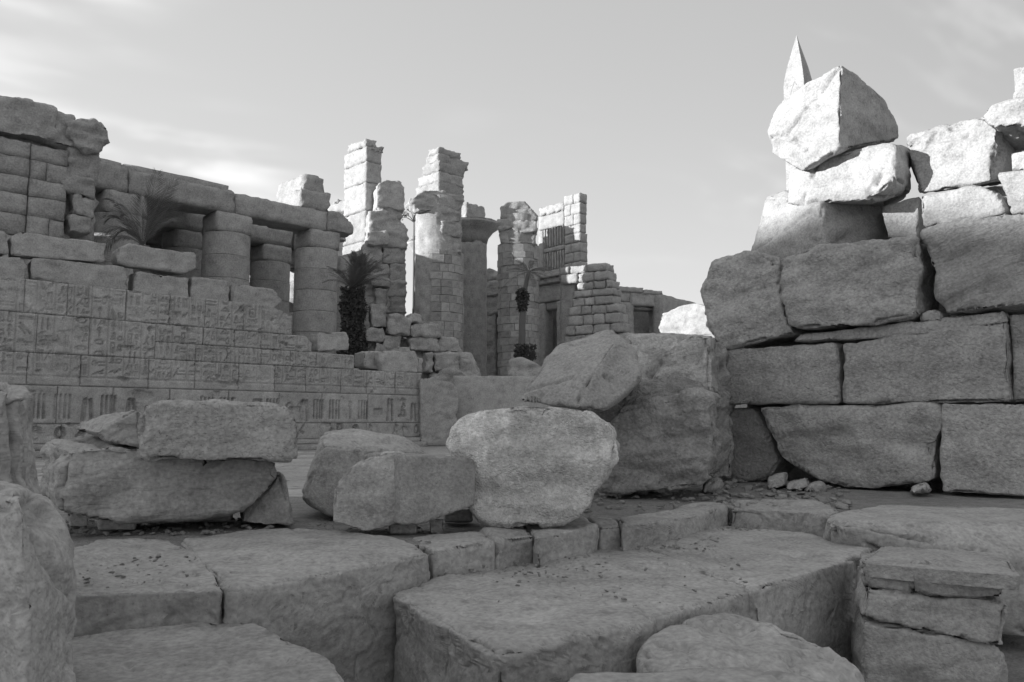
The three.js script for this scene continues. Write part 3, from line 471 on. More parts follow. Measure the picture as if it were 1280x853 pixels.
function carved(s0, s1, y0, y1, topCut = 0) {
  const g0 = 0.007, n = Math.max(2, Math.round((s1 - s0) / GS)), m = Math.max(2, Math.round((y1 - y0) / GS)), sd = rnd() * 50, tone = 0.92 + 0.16 * rnd(), out = 0.02 * (rnd() - 0.5);
  const P = [], UV = [], C = [], I = [];
  for (let j = 0; j <= m; j++) for (let i = 0; i <= n; i++) {
    let s = s0 + g0 + (s1 - s0 - 2 * g0) * i / n, y = y0 + g0 + (y1 - y0 - 2 * g0) * j / m;
    const ew = 0.02 + 0.07 * smooth(0.0, 0.4, fbm(s * 1.7 + sd, y * 1.7, 2, 3)) , e = Math.min(s - s0, s1 - s, y - y0, y1 - y) - g0;
    const gi = clamp(Math.round((s - S0) / GS), 0, GW - 1), gj = clamp(Math.round(y / GS), 0, GH - 1);
    const worn = 0.45 + 0.55 * smooth(0.4, -0.05, fbm(s * 0.6 + 3, y * 0.6, 7.7, 3) + 0.05);
    let d = out - 0.078 * carve[gj * GW + gi] * worn + 0.035 * fbm(s * 1.3, y * 1.3, sd, 4) - 0.05 * Math.exp(-Math.max(e, 0) / ew * 1.6);
    d -= 0.12 * smooth(0.3, 0.42, fbm(s * 1.1 + 20, y * 1.6, 4.4, 3));
    if (topCut) y = Math.min(y, y1 - topCut * Math.max(0, (s - (s0 + (s1 - s0) * 0.55)) / ((s1 - s0) * 0.45)) * (1 + 0.3 * noise(s * 4, sd, 1)));
    const p = HW.pt(s, y, -d); P.push(p.x, p.y, p.z); UV.push(s, y);
    const t = tone * (1 + 0.2 * fbm(s * 0.7, y * 1.2, 5.5, 4)); C.push(t, t, t);
  }
  const W = n + 1;
  for (let j = 0; j < m; j++) for (let i = 0; i < n; i++) { const a = j * W + i; I.push(a, a + 1, a + W + 1, a, a + W + 1, a + W); }
  // sides running back into the wall
  const ring = []; for (let i = 0; i <= n; i++) ring.push(i); for (let j = 1; j <= m; j++) ring.push(j * W + n); for (let i = n - 1; i >= 0; i--) ring.push(m * W + i); for (let j = m - 1; j > 0; j--) ring.push(j * W);
  const b0 = P.length / 3, bk = HW.ez.clone().multiplyScalar(-0.9);
  for (const q of ring) { P.push(P[q * 3], P[q * 3 + 1], P[q * 3 + 2]); UV.push(UV[q * 2], UV[q * 2 + 1]); C.push(C[q * 3], C[q * 3], C[q * 3]); P.push(P[q * 3] + bk.x, P[q * 3 + 1], P[q * 3 + 2] + bk.z); UV.push(UV[q * 2] + 0.9, UV[q * 2 + 1]); C.push(C[q * 3], C[q * 3], C[q * 3]); }
  for (let k = 0; k < ring.length; k++) { const a = b0 + k * 2, b = b0 + ((k + 1) % ring.length) * 2; I.push(a, a + 1, b, b, a + 1, b + 1); }
  const g = new THREE.BufferGeometry(); g.setAttribute('position', new THREE.Float32BufferAttribute(P, 3)); g.setAttribute('uv', new THREE.Float32BufferAttribute(UV, 2)); g.setAttribute('color', new THREE.Float32BufferAttribute(C, 3)); g.setIndex(I); g.computeVertexNormals(); return g;
}
{
  const w = thing('inscribed_wall', 'long low wall carved all over with columns of hieroglyphs', 'wall', HW.pt(0, 0));
  const r = mulberry(12);
  const course = (y0, y1, sa, sb, lo, hi, cutLast = 0) => { let s = sa; while (s < sb - 0.01) { let e = s + lo + (hi - lo) * r(); if (sb - e < lo * 0.6) e = sb; mesh('carved_block', local(carved(s, e, y0, y1, e === sb ? cutLast : 0), w), M.wall, w); s = e; } };
  const sp = HW.s(190);
  course(0.42, 1.15, S0, S1, 1.2, 2.6); course(1.15, 2.55, S0, S1, 1.5, 2.8); course(2.55, 3.72, S0, S1, 1.4, 2.6);
  course(3.72, 5.15, S0, sp, 1.6, 2.6); course(3.72, 4.42, sp, HW.s(442), 1.1, 2.0); course(4.42, 5.15, sp, HW.s(388), 1.2, 2.2, 0.35); course(5.15, 6.38, S0, HW.s(362), 1.3, 2.4, 0.45);
  mesh('plinth', local(boxed(HW, S0, S1, -0.1, 0.2, -0.55, 0.6, { cell: 0.3, p: 60, amp: 0.01 }), w), M.wall, w);
  mesh('plinth', local(boxed(HW, S0, S1, 0.18, 0.43, -0.22, 0.6, { cell: 0.3, p: 60, amp: 0.01 }), w), M.wall, w);
  mesh('wall_core', local(boxed(HW, S0 + 0.1, HW.s(355), 0, 6.2, 0.35, 1.5, { cell: 0.5 }), w), M.wall, w);
  mesh('wall_core', local(boxed(HW, HW.s(350), S1 - 0.1, 0, 3.6, 0.35, 1.5, { cell: 0.5 }), w), M.wall, w);
}
const LB = (poly, label, o = {}) => put('coping_block', faced(HW, poly, o.D ?? 0.95, { cell: 0.07, p: 17, amp: 0.028, chip: 0.1, d: 0.06, ...o }), M.wall, label, 'stone block', 'loose blocks lying along the top of the inscribed wall');
LB([[-25, 286], [9, 290], [11, 318], [-25, 316]], 'short block end at the uppermost row, next to the long one');
LB([[13, 294], [30, 290], [133, 304], [131, 326], [123, 328], [13, 319]], 'long rounded block in the uppermost row of loose blocks');
LB([[146, 310], [164, 305], [246, 317], [246, 337], [233, 342], [147, 330]], 'block with faint carved ovals in front of the palm fronds');
LB([[-25, 318], [28, 323], [34, 334], [31, 351], [-25, 350]], 'round ended block below the short block end');
LB([[39, 322], [154, 333], [163, 346], [160, 365], [39, 349]], 'longest block of the lower loose row, worn figures on its face');
LB([[169, 339], [236, 347], [236, 374], [166, 367]], 'squared block with scratched lines under the carved oval one');
LB([[239, 346], [285, 351], [287, 379], [238, 376]], 'small cube-like block beside the squared one');
LB([[289, 354], [344, 362], [354, 378], [341, 387], [290, 381]], 'last block of the lower loose row with a sloping end');
LB([[397, 416], [433, 415], [437, 427], [435, 438], [398, 439]], 'single block on the step of the wall below the ivy palm', { d: 0.1 });
LB([[472, 439], [520, 438], [524, 452], [522, 466], [479, 466]], 'large hollowed block on the low end of the inscribed wall', { d: 0.05, p: 12 });
LB([[455, 440], [474, 439], [478, 464], [456, 459]], 'dark block tucked beside the large hollowed one', { d: 0.5 });
LB([[522, 447], [529, 448], [529, 466], [522, 466]], 'thin upright block against the large hollowed one', { d: 0.1 });
LB([[424, 461], [450, 460], [452, 466], [425, 467]], 'flat thin stone at the foot of the ivy palm', { d: 0.1 });
put('leaning_slab', faced(new Frame(HW.hit(530, 520, -0.35), 22), [[525, 473], [545, 472], [565, 479], [573, 488], [571, 556], [526, 556]], 0.7, { seed: 300, cell: 0.06, p: 26, amp: 0.03 }), M.wall, 'cracked upright slab at the end of the inscribed wall', 'slab');
{
  const f = new Frame(at(615, 490, 43), 4);
  put('parapet', boxed(f, f.s(566), f.s(720), -0.1, f.h(615, 470), 0, 0.8, { cell: 0.12, p: 60, amp: 0.012, chip: 0.03 }), M.wall, 'plain smooth low parapet beyond the cracked upright slab', 'wall');
  put('broken_block', faced(new Frame(at(648, 470, 43.6), -10), [[634, 476], [637, 448], [650, 446], [662, 450], [680, 460], [684, 476]], 1, { seed: 303, cell: 0.1, p: 16, strata: 0.12, fs: 3, d: 0 }), M.wall, 'bedded block with rippled layers standing on the plain parapet', 'stone block');
}

// ================================================================== COLUMNED HALL behind the inscribed wall
const HR = new Frame(at(275, HORIZON, 66 / (1 + 365 / 995)), 45);
const STEP = 6.3, TOP = 15.25, BEAM = 13.85, ABA = 12.6, RAD = 1.42;
const drumGeos = [0, 1, 2].map(k => { const pts = [], h = 1.4; for (const [r, y] of [[0, 0], [0.98, 0], [0.99, 0.004], [0.997, 0.02], [1, 0.05], [1, 0.12], [1, 0.35], [1, 0.7], [1, 1.05], [1, h - 0.12], [1, h - 0.05], [0.997, h - 0.02], [0.99, h - 0.004], [0.98, h], [0, h]]) pts.push(new THREE.Vector2(r, y)); const g = new THREE.LatheGeometry(pts, 40); const p = g.attributes.position, c = []; for (let i = 0; i < p.count; i++) { const x = p.getX(i), y = p.getY(i), z = p.getZ(i), f = 1 + 0.012 * fbm(x * 2 + k * 9, y * 2, z * 2, 3) - 0.035 * smooth(0.15, 0.4, fbm(x * 2.6 + k * 5, y * 3, z * 2.6 + 8, 3)); p.setX(i, x * f); p.setZ(i, z * f); const t = 0.95 + 0.07 * k + 0.2 * fbm(x, y + k * 3, z, 3); c.push(t, t, t); } g.setAttribute('color', new THREE.Float32BufferAttribute(c, 3)); const uv = g.attributes.uv; for (let i = 0; i < uv.count; i++) uv.setXY(i, uv.getX(i) * 8.9, p.getY(i)); g.computeVertexNormals(); return g; });
function column(pos, rad, top, label, group, o = {}) {
  const g = thing('column', label, 'column', pos.clone().setY(0), group), n = Math.round(top / (o.dh ?? 1.4)), dh = top / n;
  for (let i = 0; i < n; i++) { const y = i * dh, nar = o.taper ? 1 - o.taper * (i / n) : (i === n - 1 ? 0.985 : 1); const m = mesh('drum', drumGeos[Math.floor(rnd() * 3)], M.far, g); m.position.y = y; m.scale.set(rad * nar, (dh - 0.012) / 1.4, rad * nar); m.rotation.y = rnd() * 6; }
  if (o.abacus) mesh('abacus', rock([-1, 1].flatMap(a => [-1, 1].flatMap(b => [top, BEAM - 0.01].map(y => V(0, y, 0).addScaledVector(HR.ex, a * 1.12).addScaledVector(HR.ez, b * 1.12)))), { az: HR.az, cell: 0.35, p: 50, amp: 0.02, chip: 0.06 }), M.far, g);
  return g;
}
const beam = (fr, s0, s1, y0, y1, d0, d1, label, o = {}) => put('architrave', boxed(fr, s0, s1, y0, y1, d0, d1, { cell: 0.3, p: 60, amp: 0.025, chip: 0.08, ...o }), M.far, label, 'beam', 'stone beams on the columns of the hall');
const CS = [-1, 0, 1].map(k => k * STEP), lab = ['column half hidden behind the palm fronds', 'smooth column above the cube-like loose block', 'column of stacked drums left of the ivy palm'];
CS.forEach((s, i) => column(HR.pt(s, 0, 0), RAD, ABA, lab[i], 'front columns of the hall', { abacus: true }));
beam(HR, -2 * STEP, -STEP + 0.05, BEAM, TOP + 0.1, -1, 1, 'long stone beam running above the palm fronds');
beam(HR, -STEP + 0.08, 0, BEAM, TOP, -1.02, 1, 'stone beam over the first pair of hall columns');
beam(HR, 0.03, STEP + 0.2, BEAM, TOP - 0.06, -1, 1, 'stone beam over the second pair of hall columns');
put('architrave', rock([[STEP + 0.22, BEAM], [STEP + 0.22, TOP], [STEP + 2.3, BEAM + 0.1], [STEP + 2.2, TOP - 0.5], [STEP + 1.2, TOP + 0.1]].flatMap(([s, y]) => [HR.pt(s, y, -1), HR.pt(s, y, 1)]), { az: HR.az, cell: 0.2, amp: 0.06, chip: 0.12 }), M.far, 'broken off beam end above the ivy palm', 'beam', 'stone beams on the columns of the hall');
{
  const a = HR.s(345, 0), f = HR; // parapet blocks left on the roof
  put('roof_block', boxed(f, f.s(366), f.s(393), TOP, f.h(380, 220), -0.6, 3.0, { cell: 0.25, amp: 0.05, chip: 0.15 }), M.far, 'sunlit block left on the hall roof beside the broken beam', 'stone block');
  put('roof_block', boxed(f, f.s(360), f.s(398), TOP - 0.1, f.h(380, 240), -0.9, 1.0, { cell: 0.25, amp: 0.05, chip: 0.15 }), M.far, 'low stepped block under the sunlit roof block', 'stone block');
}
// rows further back
for (const [row, ss] of [[1, [-2, -1, 0, 1, 2]], [2, [-2, -1, 0, 1, 2]]]) {
  const f = new Frame(HR.pt(0, 0, row * STEP), 45);
  for (const k of ss) column(f.pt(k * STEP, 0), RAD, ABA, row === 1 ? 'column standing in the second row of the shaded hall' : 'column standing deep inside the shaded hall', row === 1 ? 'second row of hall columns' : 'third row of hall columns', { abacus: true });
  beam(f, -3 * STEP, (row === 1 ? 1.2 : 2.2) * STEP, BEAM, TOP, -1, 1, row === 1 ? 'long beam over the second row of hall columns' : 'long beam over the third row of hall columns', { cell: 0.8 });
  for (let k = -3; k <= (row === 1 ? -1 : 1); k++) put('roof_slab', boxed(f, k * STEP, (k + 1) * STEP - 0.03, TOP + 0.004, TOP + 0.5, -STEP - 0.2, -0.02, { cell: 0.8, p: 50 }), M.far, 'flat roof slab bridging two rows of hall columns', 'roof slab', 'roof slabs of the hall');
}
{
  const f = new Frame(HR.pt(0, 0, 3.1 * STEP), 45);
  put('back_wall', boxed(f, -3 * STEP, 3.8 * STEP, -0.1, 13.5, 0, 1.5, { cell: 1, p: 60 }), M.bedFar, 'shaded back wall seen between the hall columns', 'wall');
  const sw = new Frame(HR.pt(-3.1 * STEP, 0, 0), -45);
  put('side_wall', boxed(sw, -20, 7.6, -0.1, 13.8, -0.8, 0.8, { cell: 1, p: 60 }), M.bedFar, 'closed side wall at the far left end of the hall', 'wall');
  const g = new Frame(HR.pt(0, 0, 0.9 * STEP), 45);
  for (const [s0, s1, y0, y1] of [[-9.5, -3.7, 0, 8.6], [-3.4, 2.2, 0, 7.4], [2.4, 8.4, 0, 9.2]]) put('screen_wall', boxed(g, s0, s1, y0, y1, 0, 0.9, { cell: 0.4, p: 50, amp: 0.04 }), M.bedFar, 'broken low screen wall between the hall columns', 'wall', 'screen walls in the hall');
}
// great end wall at the left, ashlar facing torn away at its edge; it goes on along the court beyond the picture
{
  const TW = new Frame(at(65, HORIZON, 56 / (1 + 575 / 995)), 45), w = thing('end_wall', 'high ashlar end wall with a ragged broken edge', 'wall', TW.pt(0, 0)), r = mulberry(66);
  const A = (s0, s1, y0, y1, d0, d1, o = {}) => mesh('ashlar_block', local(boxed(TW, s0, s1, y0, y1, d0, d1, { cell: 0.3, p: 70, amp: 0.012, chip: 0.03, tone: 0.9 + 0.1 * r(), ...o }), w), M.far, w);
  const sL = TW.s(-30), s18 = TW.s(17), s68 = TW.s(67), s85 = TW.s(86);
  const ys = [4.5, 5.6, 6.5, 7.45, 8.5, 9.35, 10.3, 11.2, 12.0, 12.85, 13.6];
  for (let i = 0; i + 1 < ys.length; i++) {
    const hi = i >= 5, e = hi ? s68 : s85;
    A(sL, s18, ys[i], ys[i + 1], 0, 1.2); 
    if (i % 3 === 2) { const m = s18 + (e - s18) * (0.4 + 0.3 * r()); A(s18 + 0.03, m, ys[i], ys[i + 1], 0.02, 1.2); A(m + 0.02, e, ys[i], ys[i + 1], 0.02, 1.2); } else A(s18 + 0.03, e, ys[i], ys[i + 1], 0.02, 1.2);
  }
  const R = (poly, D, o) => mesh('broken_block', local(faced(TW, poly, D, { cell: 0.13, p: 20, amp: 0.06, chip: 0.16, ...o }), w), M.far, w);
  R([[88, 146], [112, 148], [136, 158], [136, 170], [128, 192], [100, 186], [84, 170]], 2, { d: -0.25, amp: 0.12 });
  R([[86, 172], [118, 184], [126, 196], [122, 230], [112, 222], [84, 216]], 1.6, { d: 0.1, strata: 0.12 });
  R([[78, 206], [106, 214], [121, 228], [120, 250], [76, 236]], 1.6, { d: 0, strata: 0.08 });
  R([[88, 238], [119, 251], [118, 274], [92, 266]], 1.4, { d: 0.1 });
  R([[86, 266], [117, 274], [114, 292], [86, 290]], 1.4, { d: 0.1 });
  R([[-34, 112], [10, 122], [50, 128], [70, 134], [70, 176], [-34, 160]], 2.4, { d: -0.12, amp: 0.09, p: 18, f: 0.8, chip: 0.12 }); R([[58, 132], [76, 140], [94, 146], [96, 184], [80, 184], [56, 172]], 2.2, { d: -0.05, amp: 0.09, p: 16, f: 0.9, chip: 0.12 });
  mesh('wall_core', local(boxed(TW, sL, TW.s(80), 0, 14.0, 0.7, 4.4, { cell: 0.6, amp: 0.1 }), w), M.far, w);
  mesh('wall_core', local(boxed(TW, TW.s(74), TW.s(116), 0, 12.2, 1.3, 3.4, { cell: 0.4, amp: 0.12 }), w), M.far, w);
  // the same wall beyond the left edge of the picture, breached in one place
  const far = thing('court_wall', 'long high wall continuing the ashlar end wall along the court', 'wall', TW.pt(sL - 20, 0));
  const zs = s => TW.pt(s, 0).z;
  for (let s = sL - 4, k = 0; zs(s) < 16; s -= 4, k++) { const z = zs(s + 2), top = z < -8.5 && z > -19.5 ? 11.2 : 15.75 + (z > 3.6 ? 0.5 : 0) + 0.25 * (r() - 0.5); for (let y = -0.1, i = 0; y < top - 0.2; i++) { const y1 = Math.min(top, y + 3.5); mesh('wall_block', local(boxed(TW, s + 0.01, s + 3.99, y, y1, 0, 4.2, { cell: 0.9, p: 50, amp: 0.06 }), far), M.far, far); y = y1; } }
}

// pylon tower standing beyond the end wall; its long shadow falls on the nave
{
  const f = new Frame(V(-46, 0, -62), 45), g = thing('pylon_tower', 'battered pylon tower hidden beyond the high ashlar end wall', 'tower', V(-46, 0, -64));
  for (let i = 0; i < 8; i++) { const k = 1 - i * 0.02; mesh('tower_course', local(boxed(f, -2.6 * k, 2.6 * k, i * 3.2, (i + 1) * 3.2 - 0.02, 0.06 * i, 6.5 - 0.06 * i, { cell: 1, p: 50 }), g), M.far, g); }
}

// ================================================================== RUINED NAVE: piers, patched columns, window wall
const GA = 45;
{ // tall pier, sunlit on its west side
  const f = new Frame(at(452, HORIZON, 64), GA), g = thing('clerestory_pier', 'tall slim pier with one dazzling sunlit side above the hall', 'pier', f.pt(0.8, 10)), s1 = f.s(472);
  const ys = [455, 300, 262, 226, 200, 181].map((y, i) => i ? f.h(455, y) : 9);
  for (let i = 0; i + 1 < ys.length; i++) mesh('pier_block', local(boxed(f, 0.02 * (i % 2), s1 - 0.03 * (i % 3), ys[i], ys[i + 1] - 0.02, 0, 3.4 - 0.06 * (i % 3), { cell: 0.2, p: 60, amp: 0.018, chip: 0.06 }), g), M.far, g);
  mesh('pier_block', local(boxed(f, -0.05, s1 * 0.68, f.h(455, 181), f.h(455, 171), 0.05, 2.8, { cell: 0.2, amp: 0.03, chip: 0.12 }), g), M.far, g);
  mesh('pier_block', local(boxed(f, s1 * 0.3, s1 + 0.1, f.h(455, 186), f.h(455, 178), -0.08, 1.2, { cell: 0.15, amp: 0.08, chip: 0.2 }), g), M.far, g);
}
{ // wall top running back behind the pier, seen sunlit left of it
  const f = new Frame(at(437, HORIZON, 69), -45), g = thing('nave_wall', 'sunlit wall top running back behind the slim pier', 'wall', f.pt(0, 9));
  mesh('wall_block', local(boxed(f, -9, 2.4, 9, f.h(437, 262), 0, 1, { cell: 0.4, amp: 0.03 }), g), M.far, g);
  mesh('wall_block', local(boxed(f, -9, 2.4, f.h(437, 261.6), f.h(437, 247), 0.02, 1, { cell: 0.3, amp: 0.03, chip: 0.1 }), g), M.far, g);
  mesh('wall_block', local(boxed(f, -3.6, -2.7, f.h(437, 247), f.h(437, 243), 0.1, 0.8, { cell: 0.2, amp: 0.05, chip: 0.1 }), g), M.far, g);
}
{ // ruined column with a tilted cap block
  const f = new Frame(at(483, HORIZON, 62.5), 18), g = thing('ruined_column', 'ruined column crowned by a tilted cap block beside the slim pier', 'column', f.pt(0, 0));
  const B = (poly, D, o) => mesh('ruin_block', local(faced(f, poly, D, { cell: 0.14, p: 16, amp: 0.08, chip: 0.12, ...o }), g), M.far, g);
  B([[472, 229], [482, 225], [500, 226], [506, 234], [505, 264], [490, 252], [471, 258]], 4.6, { d: 0, p: 24, amp: 0.05 });
  B([[472, 250], [492, 250], [503, 262], [502, 276], [474, 272]], 4, { d: 0.25 });
  B([[462, 262], [482, 262], [500, 274], [510, 286], [510, 312], [460, 306]], 4.6, { d: -0.1, strata: 0.1 });
  const rows = [[304, 330], [328, 352], [350, 372], [370, 392], [390, 420], [418, 480]];
  rows.forEach(([a, b], i) => { const m = 478 + (i % 2) * 9; B([[455 - (i > 2 ? 4 : 0), a], [m, a], [m, b], [455 - (i > 2 ? 4 : 0), b]], 4.6, { d: 0.1 * (i % 3) }); B([[m, a + 1], [507, a], [508, b], [m, b]], 2.4, { d: 0.1 * ((i + 1) % 3) }); });
  for (const [poly, d] of [[[[458, 290], [484, 288], [486, 306], [459, 306]], -0.5], [[[464, 346], [488, 347], [487, 360], [465, 359]], -0.7], [[[468, 360], [484, 361], [484, 382], [470, 380]], -0.6]]) B(poly, 1.2, { d });
}
// brick shapes for the patched columns
const brickGeos = [0, 1, 2, 3, 4, 5].map(k => { const g = new THREE.BoxGeometry(1, 1, 1), p = g.attributes.position, c = [], t = 0.82 + 0.07 * k; for (let i = 0; i < p.count; i++) { const x = p.getX(i), y = p.getY(i), z = p.getZ(i), n = q => 0.045 * noise(x * 3.1 + q + k * 4.3, y * 3.7 + q, z * 2.9 + k); p.setXYZ(i, x + n(1), y + n(5), z + n(9) * 0.6); c.push(t, t, t); } g.computeVertexNormals(); g.setAttribute('color', new THREE.Float32BufferAttribute(c, 3)); return g; });
function bricks(g, cx, cz, rad, y0, y1, a0, a1, hMean, wMean, r) {
  for (let y = y0; y < y1 - 0.05;) { const h = Math.min(y1 - y, hMean * (0.85 + 0.3 * r())); for (let a = a0 + r() * 0.1; a < a1;) { const w = wMean * (0.7 + 0.6 * r()), da = w / rad, m = mesh('brick', brickGeos[Math.floor(r() * 6)], M.far, g); const am = a + da / 2, rr = rad - 0.26 + 0.09 * (r() - 0.5); m.position.set(cx + Math.sin(am) * rr, y + h / 2, cz + Math.cos(am) * rr); m.rotation.y = am; m.scale.set(w - 0.02, h - 0.025, 0.6); a += da; } y += h; }
}
function lathe(prof, seg = 36) { const g = new THREE.LatheGeometry(prof.map(([r, y]) => new THREE.Vector2(r, y)), seg); const p = g.attributes.position, c = []; for (let i = 0; i < p.count; i++) { const x = p.getX(i), y = p.getY(i), z = p.getZ(i), f = 1 + 0.045 * fbm(x * 0.8, y * 0.8, z * 0.8 + 4, 4) - 0.09 * smooth(0.12, 0.3, fbm(x * 0.9 + 9, y * 1.4, z * 0.9, 3)); p.setX(i, x * f); p.setZ(i, z * f); const t = 1 + 0.2 * fbm(x * 0.5, y * 0.5, z * 0.5, 3); c.push(t, t, t); } g.setAttribute('color', new THREE.Float32BufferAttribute(c, 3)); const uv = g.attributes.uv; for (let i = 0; i < uv.count; i++) uv.setXY(i, uv.getX(i) * 11, p.getY(i)); g.computeVertexNormals(); return g; }
const shaft = (r0, r1, y0, y1, n = 26) => { const a = [[0, y0]]; for (let i = 0; i <= n; i++) a.push([r0 + (r1 - r0) * i / n, y0 + (y1 - y0) * i / n]); a.push([0, y1]); return a; };
{ // great column with a broken capital and a pier stub on top
  const C = at(546, HORIZON, 60), R = 1.8, f = new Frame(C, GA), g = thing('great_column', 'great patched column, half sunlit, with a stepped pier stub on top', 'column', C.clone().setY(0));
  const H = y => f.h(546, y);
  mesh('shaft', lathe(shaft(R, R * 0.97, 0, H(250), 60), 44), M.far, g);
  const st = (s0, s1, ya, yb, d0, d1, o) => mesh('pier_block', local(boxed(f, s0, s1, H(yb), H(ya), d0, d1, { cell: 0.18, p: 50, amp: 0.022, chip: 0.08, ...o }), g), M.far, g);
  st(-1.0, 1.55, 232, 252, -1.2, 1.7); st(-1.0, 1.5, 220, 233, -1.2, 1.4); st(-1.0, 1.62, 207, 221, -1.2, 0.9); st(-1.0, 2.1, 198, 209, -1.1, 0.4); st(-1.0, 1.3, 190, 199, -1.1, 0.2);
  const fq = new Frame(at(546, HORIZON, 58.2), 20);
  for (const [poly, d] of [[[[511, 250], [520, 243], [534, 238], [556, 238], [556, 262], [524, 264]], 0.3], [[[550, 240], [577, 244], [580, 256], [572, 264], [552, 260]], 0.2], [[[548, 258], [574, 262], [578, 276], [550, 280]], 0.1], [[[552, 276], [578, 278], [577, 296], [551, 294]], -0.05], [[[550, 292], [576, 294], [577, 318], [552, 316]], 0.12]]) mesh('capital_block', local(faced(fq, poly, 1.8, { d, cell: 0.12, p: 20, amp: 0.06, chip: 0.12, strata: 0.1, fs: 3 }), g), M.far, g);
  bricks(g, 0, 0, R + 0.1, 0, H(318), -0.25, 1.5, 0.62, 0.72, mulberry(5));
}
{ // column with a spreading capital behind
  const C = at(588, HORIZON, 72), f = new Frame(C, GA), g = thing('great_column', 'column with a spreading bell capital between the two patched columns', 'column', C.clone().setY(0)), H = y => f.h(588, y), R = 1.5;
  mesh('shaft', lathe(shaft(R, R * 0.95, 0, H(304), 40)), M.far, g);
  mesh('capital', lathe([[0, H(306)], [R * 0.95, H(306)], [R * 1.05, H(298)], [R * 1.35, H(290)], [R * 1.75, H(284)], [R * 1.78, H(280)], [0, H(279)]]), M.far, g);
  mesh('capital_block', local(boxed(f, -1.4, 1.0, H(281), H(258), -0.9, 1.2, { cell: 0.2, amp: 0.06, chip: 0.15 }), g), M.far, g);
  mesh('capital_block', local(boxed(f, 1.0, 2.0, H(281), H(270), -0.7, 1.0, { cell: 0.2, amp: 0.06, chip: 0.15 }), g), M.far, g);
}
{ // second patched column
  const C = at(648, HORIZON, 66), f = new Frame(C, GA), g = thing('great_column', 'patched brick column with a battered top behind the slender palm', 'column', C.clone().setY(0)), H = y => f.h(648, y), R = 1.55;
  mesh('shaft', lathe(shaft(R, R, 0, H(306), 40)), M.far, g);
  mesh('capital', lathe([[0, H(310)], [R * 0.97, H(310)], [R * 0.97, H(298)], [R * 0.98, H(284)], [R * 0.98, H(272)], [0, H(272)]], 40), M.far, g);
  const B = (poly, D, o) => mesh('capital_block', local(faced(new Frame(at(648, HORIZON, 64.6), 0), poly, D, { cell: 0.14, p: 24, amp: 0.035, chip: 0.14, ...o }), g), M.far, g);
  B([[625, 258], [634, 252], [656, 251], [664, 260], [666, 272], [626, 273]], 2.6, { d: 0.25, p: 26 }); B([[644, 262], [664, 260], [673, 270], [671, 276], [645, 276]], 2.4, { d: 0.05, p: 26 });
  B([[621, 274], [640, 272], [644, 284], [623, 290]], 2, { d: -0.05, p: 22, strata: 0.1 }); B([[638, 275], [671, 275], [672, 290], [648, 292], [640, 286]], 2.4, { d: -0.12, p: 22, strata: 0.1 }); B([[624, 288], [646, 286], [648, 306], [626, 304]], 2, { d: 0.15, p: 20 }); B([[646, 290], [670, 290], [669, 308], [648, 308]], 2, { d: 0.1, p: 20 });
  bricks(g, 0, 0, R + 0.12, 0, H(308), -1.45, 1.45, 0.6, 0.78, mulberry(8));
}
{ // far sunlit column seen through the gap
  const C = at(531, HORIZON, 88), f = new Frame(C, 0), g = thing('great_column', 'far sunlit column glimpsed through the narrow gap', 'column', C.clone().setY(0)), H = y => f.h(531, y), R = 1.55;
  mesh('shaft', lathe(shaft(R, R * 0.9, 0, H(322), 30)), M.far, g);
  mesh('capital', lathe([[0, H(322)], [R * 0.9, H(322)], [R * 1.05, H(316)], [R * 1.5, H(308)], [R * 1.55, H(305)], [0, H(304)]]), M.far, g);
  mesh('abacus', local(boxed(f, -1.6, 1.6, H(304), H(299), -1.6, 1.6), g), M.far, g);
}
{ // ruined cornice and doorway between the columns
  const f = new Frame(at(615, HORIZON, 78), -20), g = thing('ruined_gateway', 'ruined gateway with a heavy cornice between the columns', 'gateway', f.pt(0, 0));
  const B = (poly, D, o) => mesh('gateway_block', local(faced(f, poly, D, { cell: 0.2, p: 18, amp: 0.07, chip: 0.15, ...o }), g), M.bedFar, g);
  B([[603, 338], [612, 335], [618, 338], [619, 350], [604, 352]], 2, {}); B([[616, 344], [626, 346], [626, 356], [612, 356]], 2, { d: 0.2 });
  B([[602, 352], [640, 350], [640, 368], [603, 370]], 2, { d: -0.2 }); B([[604, 369], [640, 367], [640, 392], [606, 394]], 2, {});
  B([[600, 392], [618, 390], [618, 490], [600, 490]], 2, { d: 0.1 }); B([[626, 390], [645, 390], [645, 490], [626, 490]], 2, { d: 0.1 });
  mesh('gateway_wall', local(boxed(f, f.s(596), f.s(650), 0, f.h(615, 392), 2.4, 3, { cell: 0.6 }), g), M.bedFar, g);
}
{ // pier hidden behind the great column; its shadow crosses the window wall
  const f = new Frame(at(548, HORIZON, 71.5), GA), g = thing('nave_pier', 'broken pier standing behind the great patched column', 'pier', f.pt(0, 0));
  mesh('pier_block', local(boxed(f, -1, 0.6, 0, 17.6, 0, 1.6, { cell: 0.4, amp: 0.08 }), g), M.far, g);
  mesh('pier_block', local(boxed(f, 0.6, 3.4, 0, 15.5, 0.4, 1.6, { cell: 0.6, amp: 0.08 }), g), M.far, g);
  mesh('pier_block', local(boxed(f, -0.9, 0.0, 17.6, 19.0, 0.1, 1.2, { cell: 0.3, amp: 0.1, chip: 0.2 }), g), M.far, g);
}
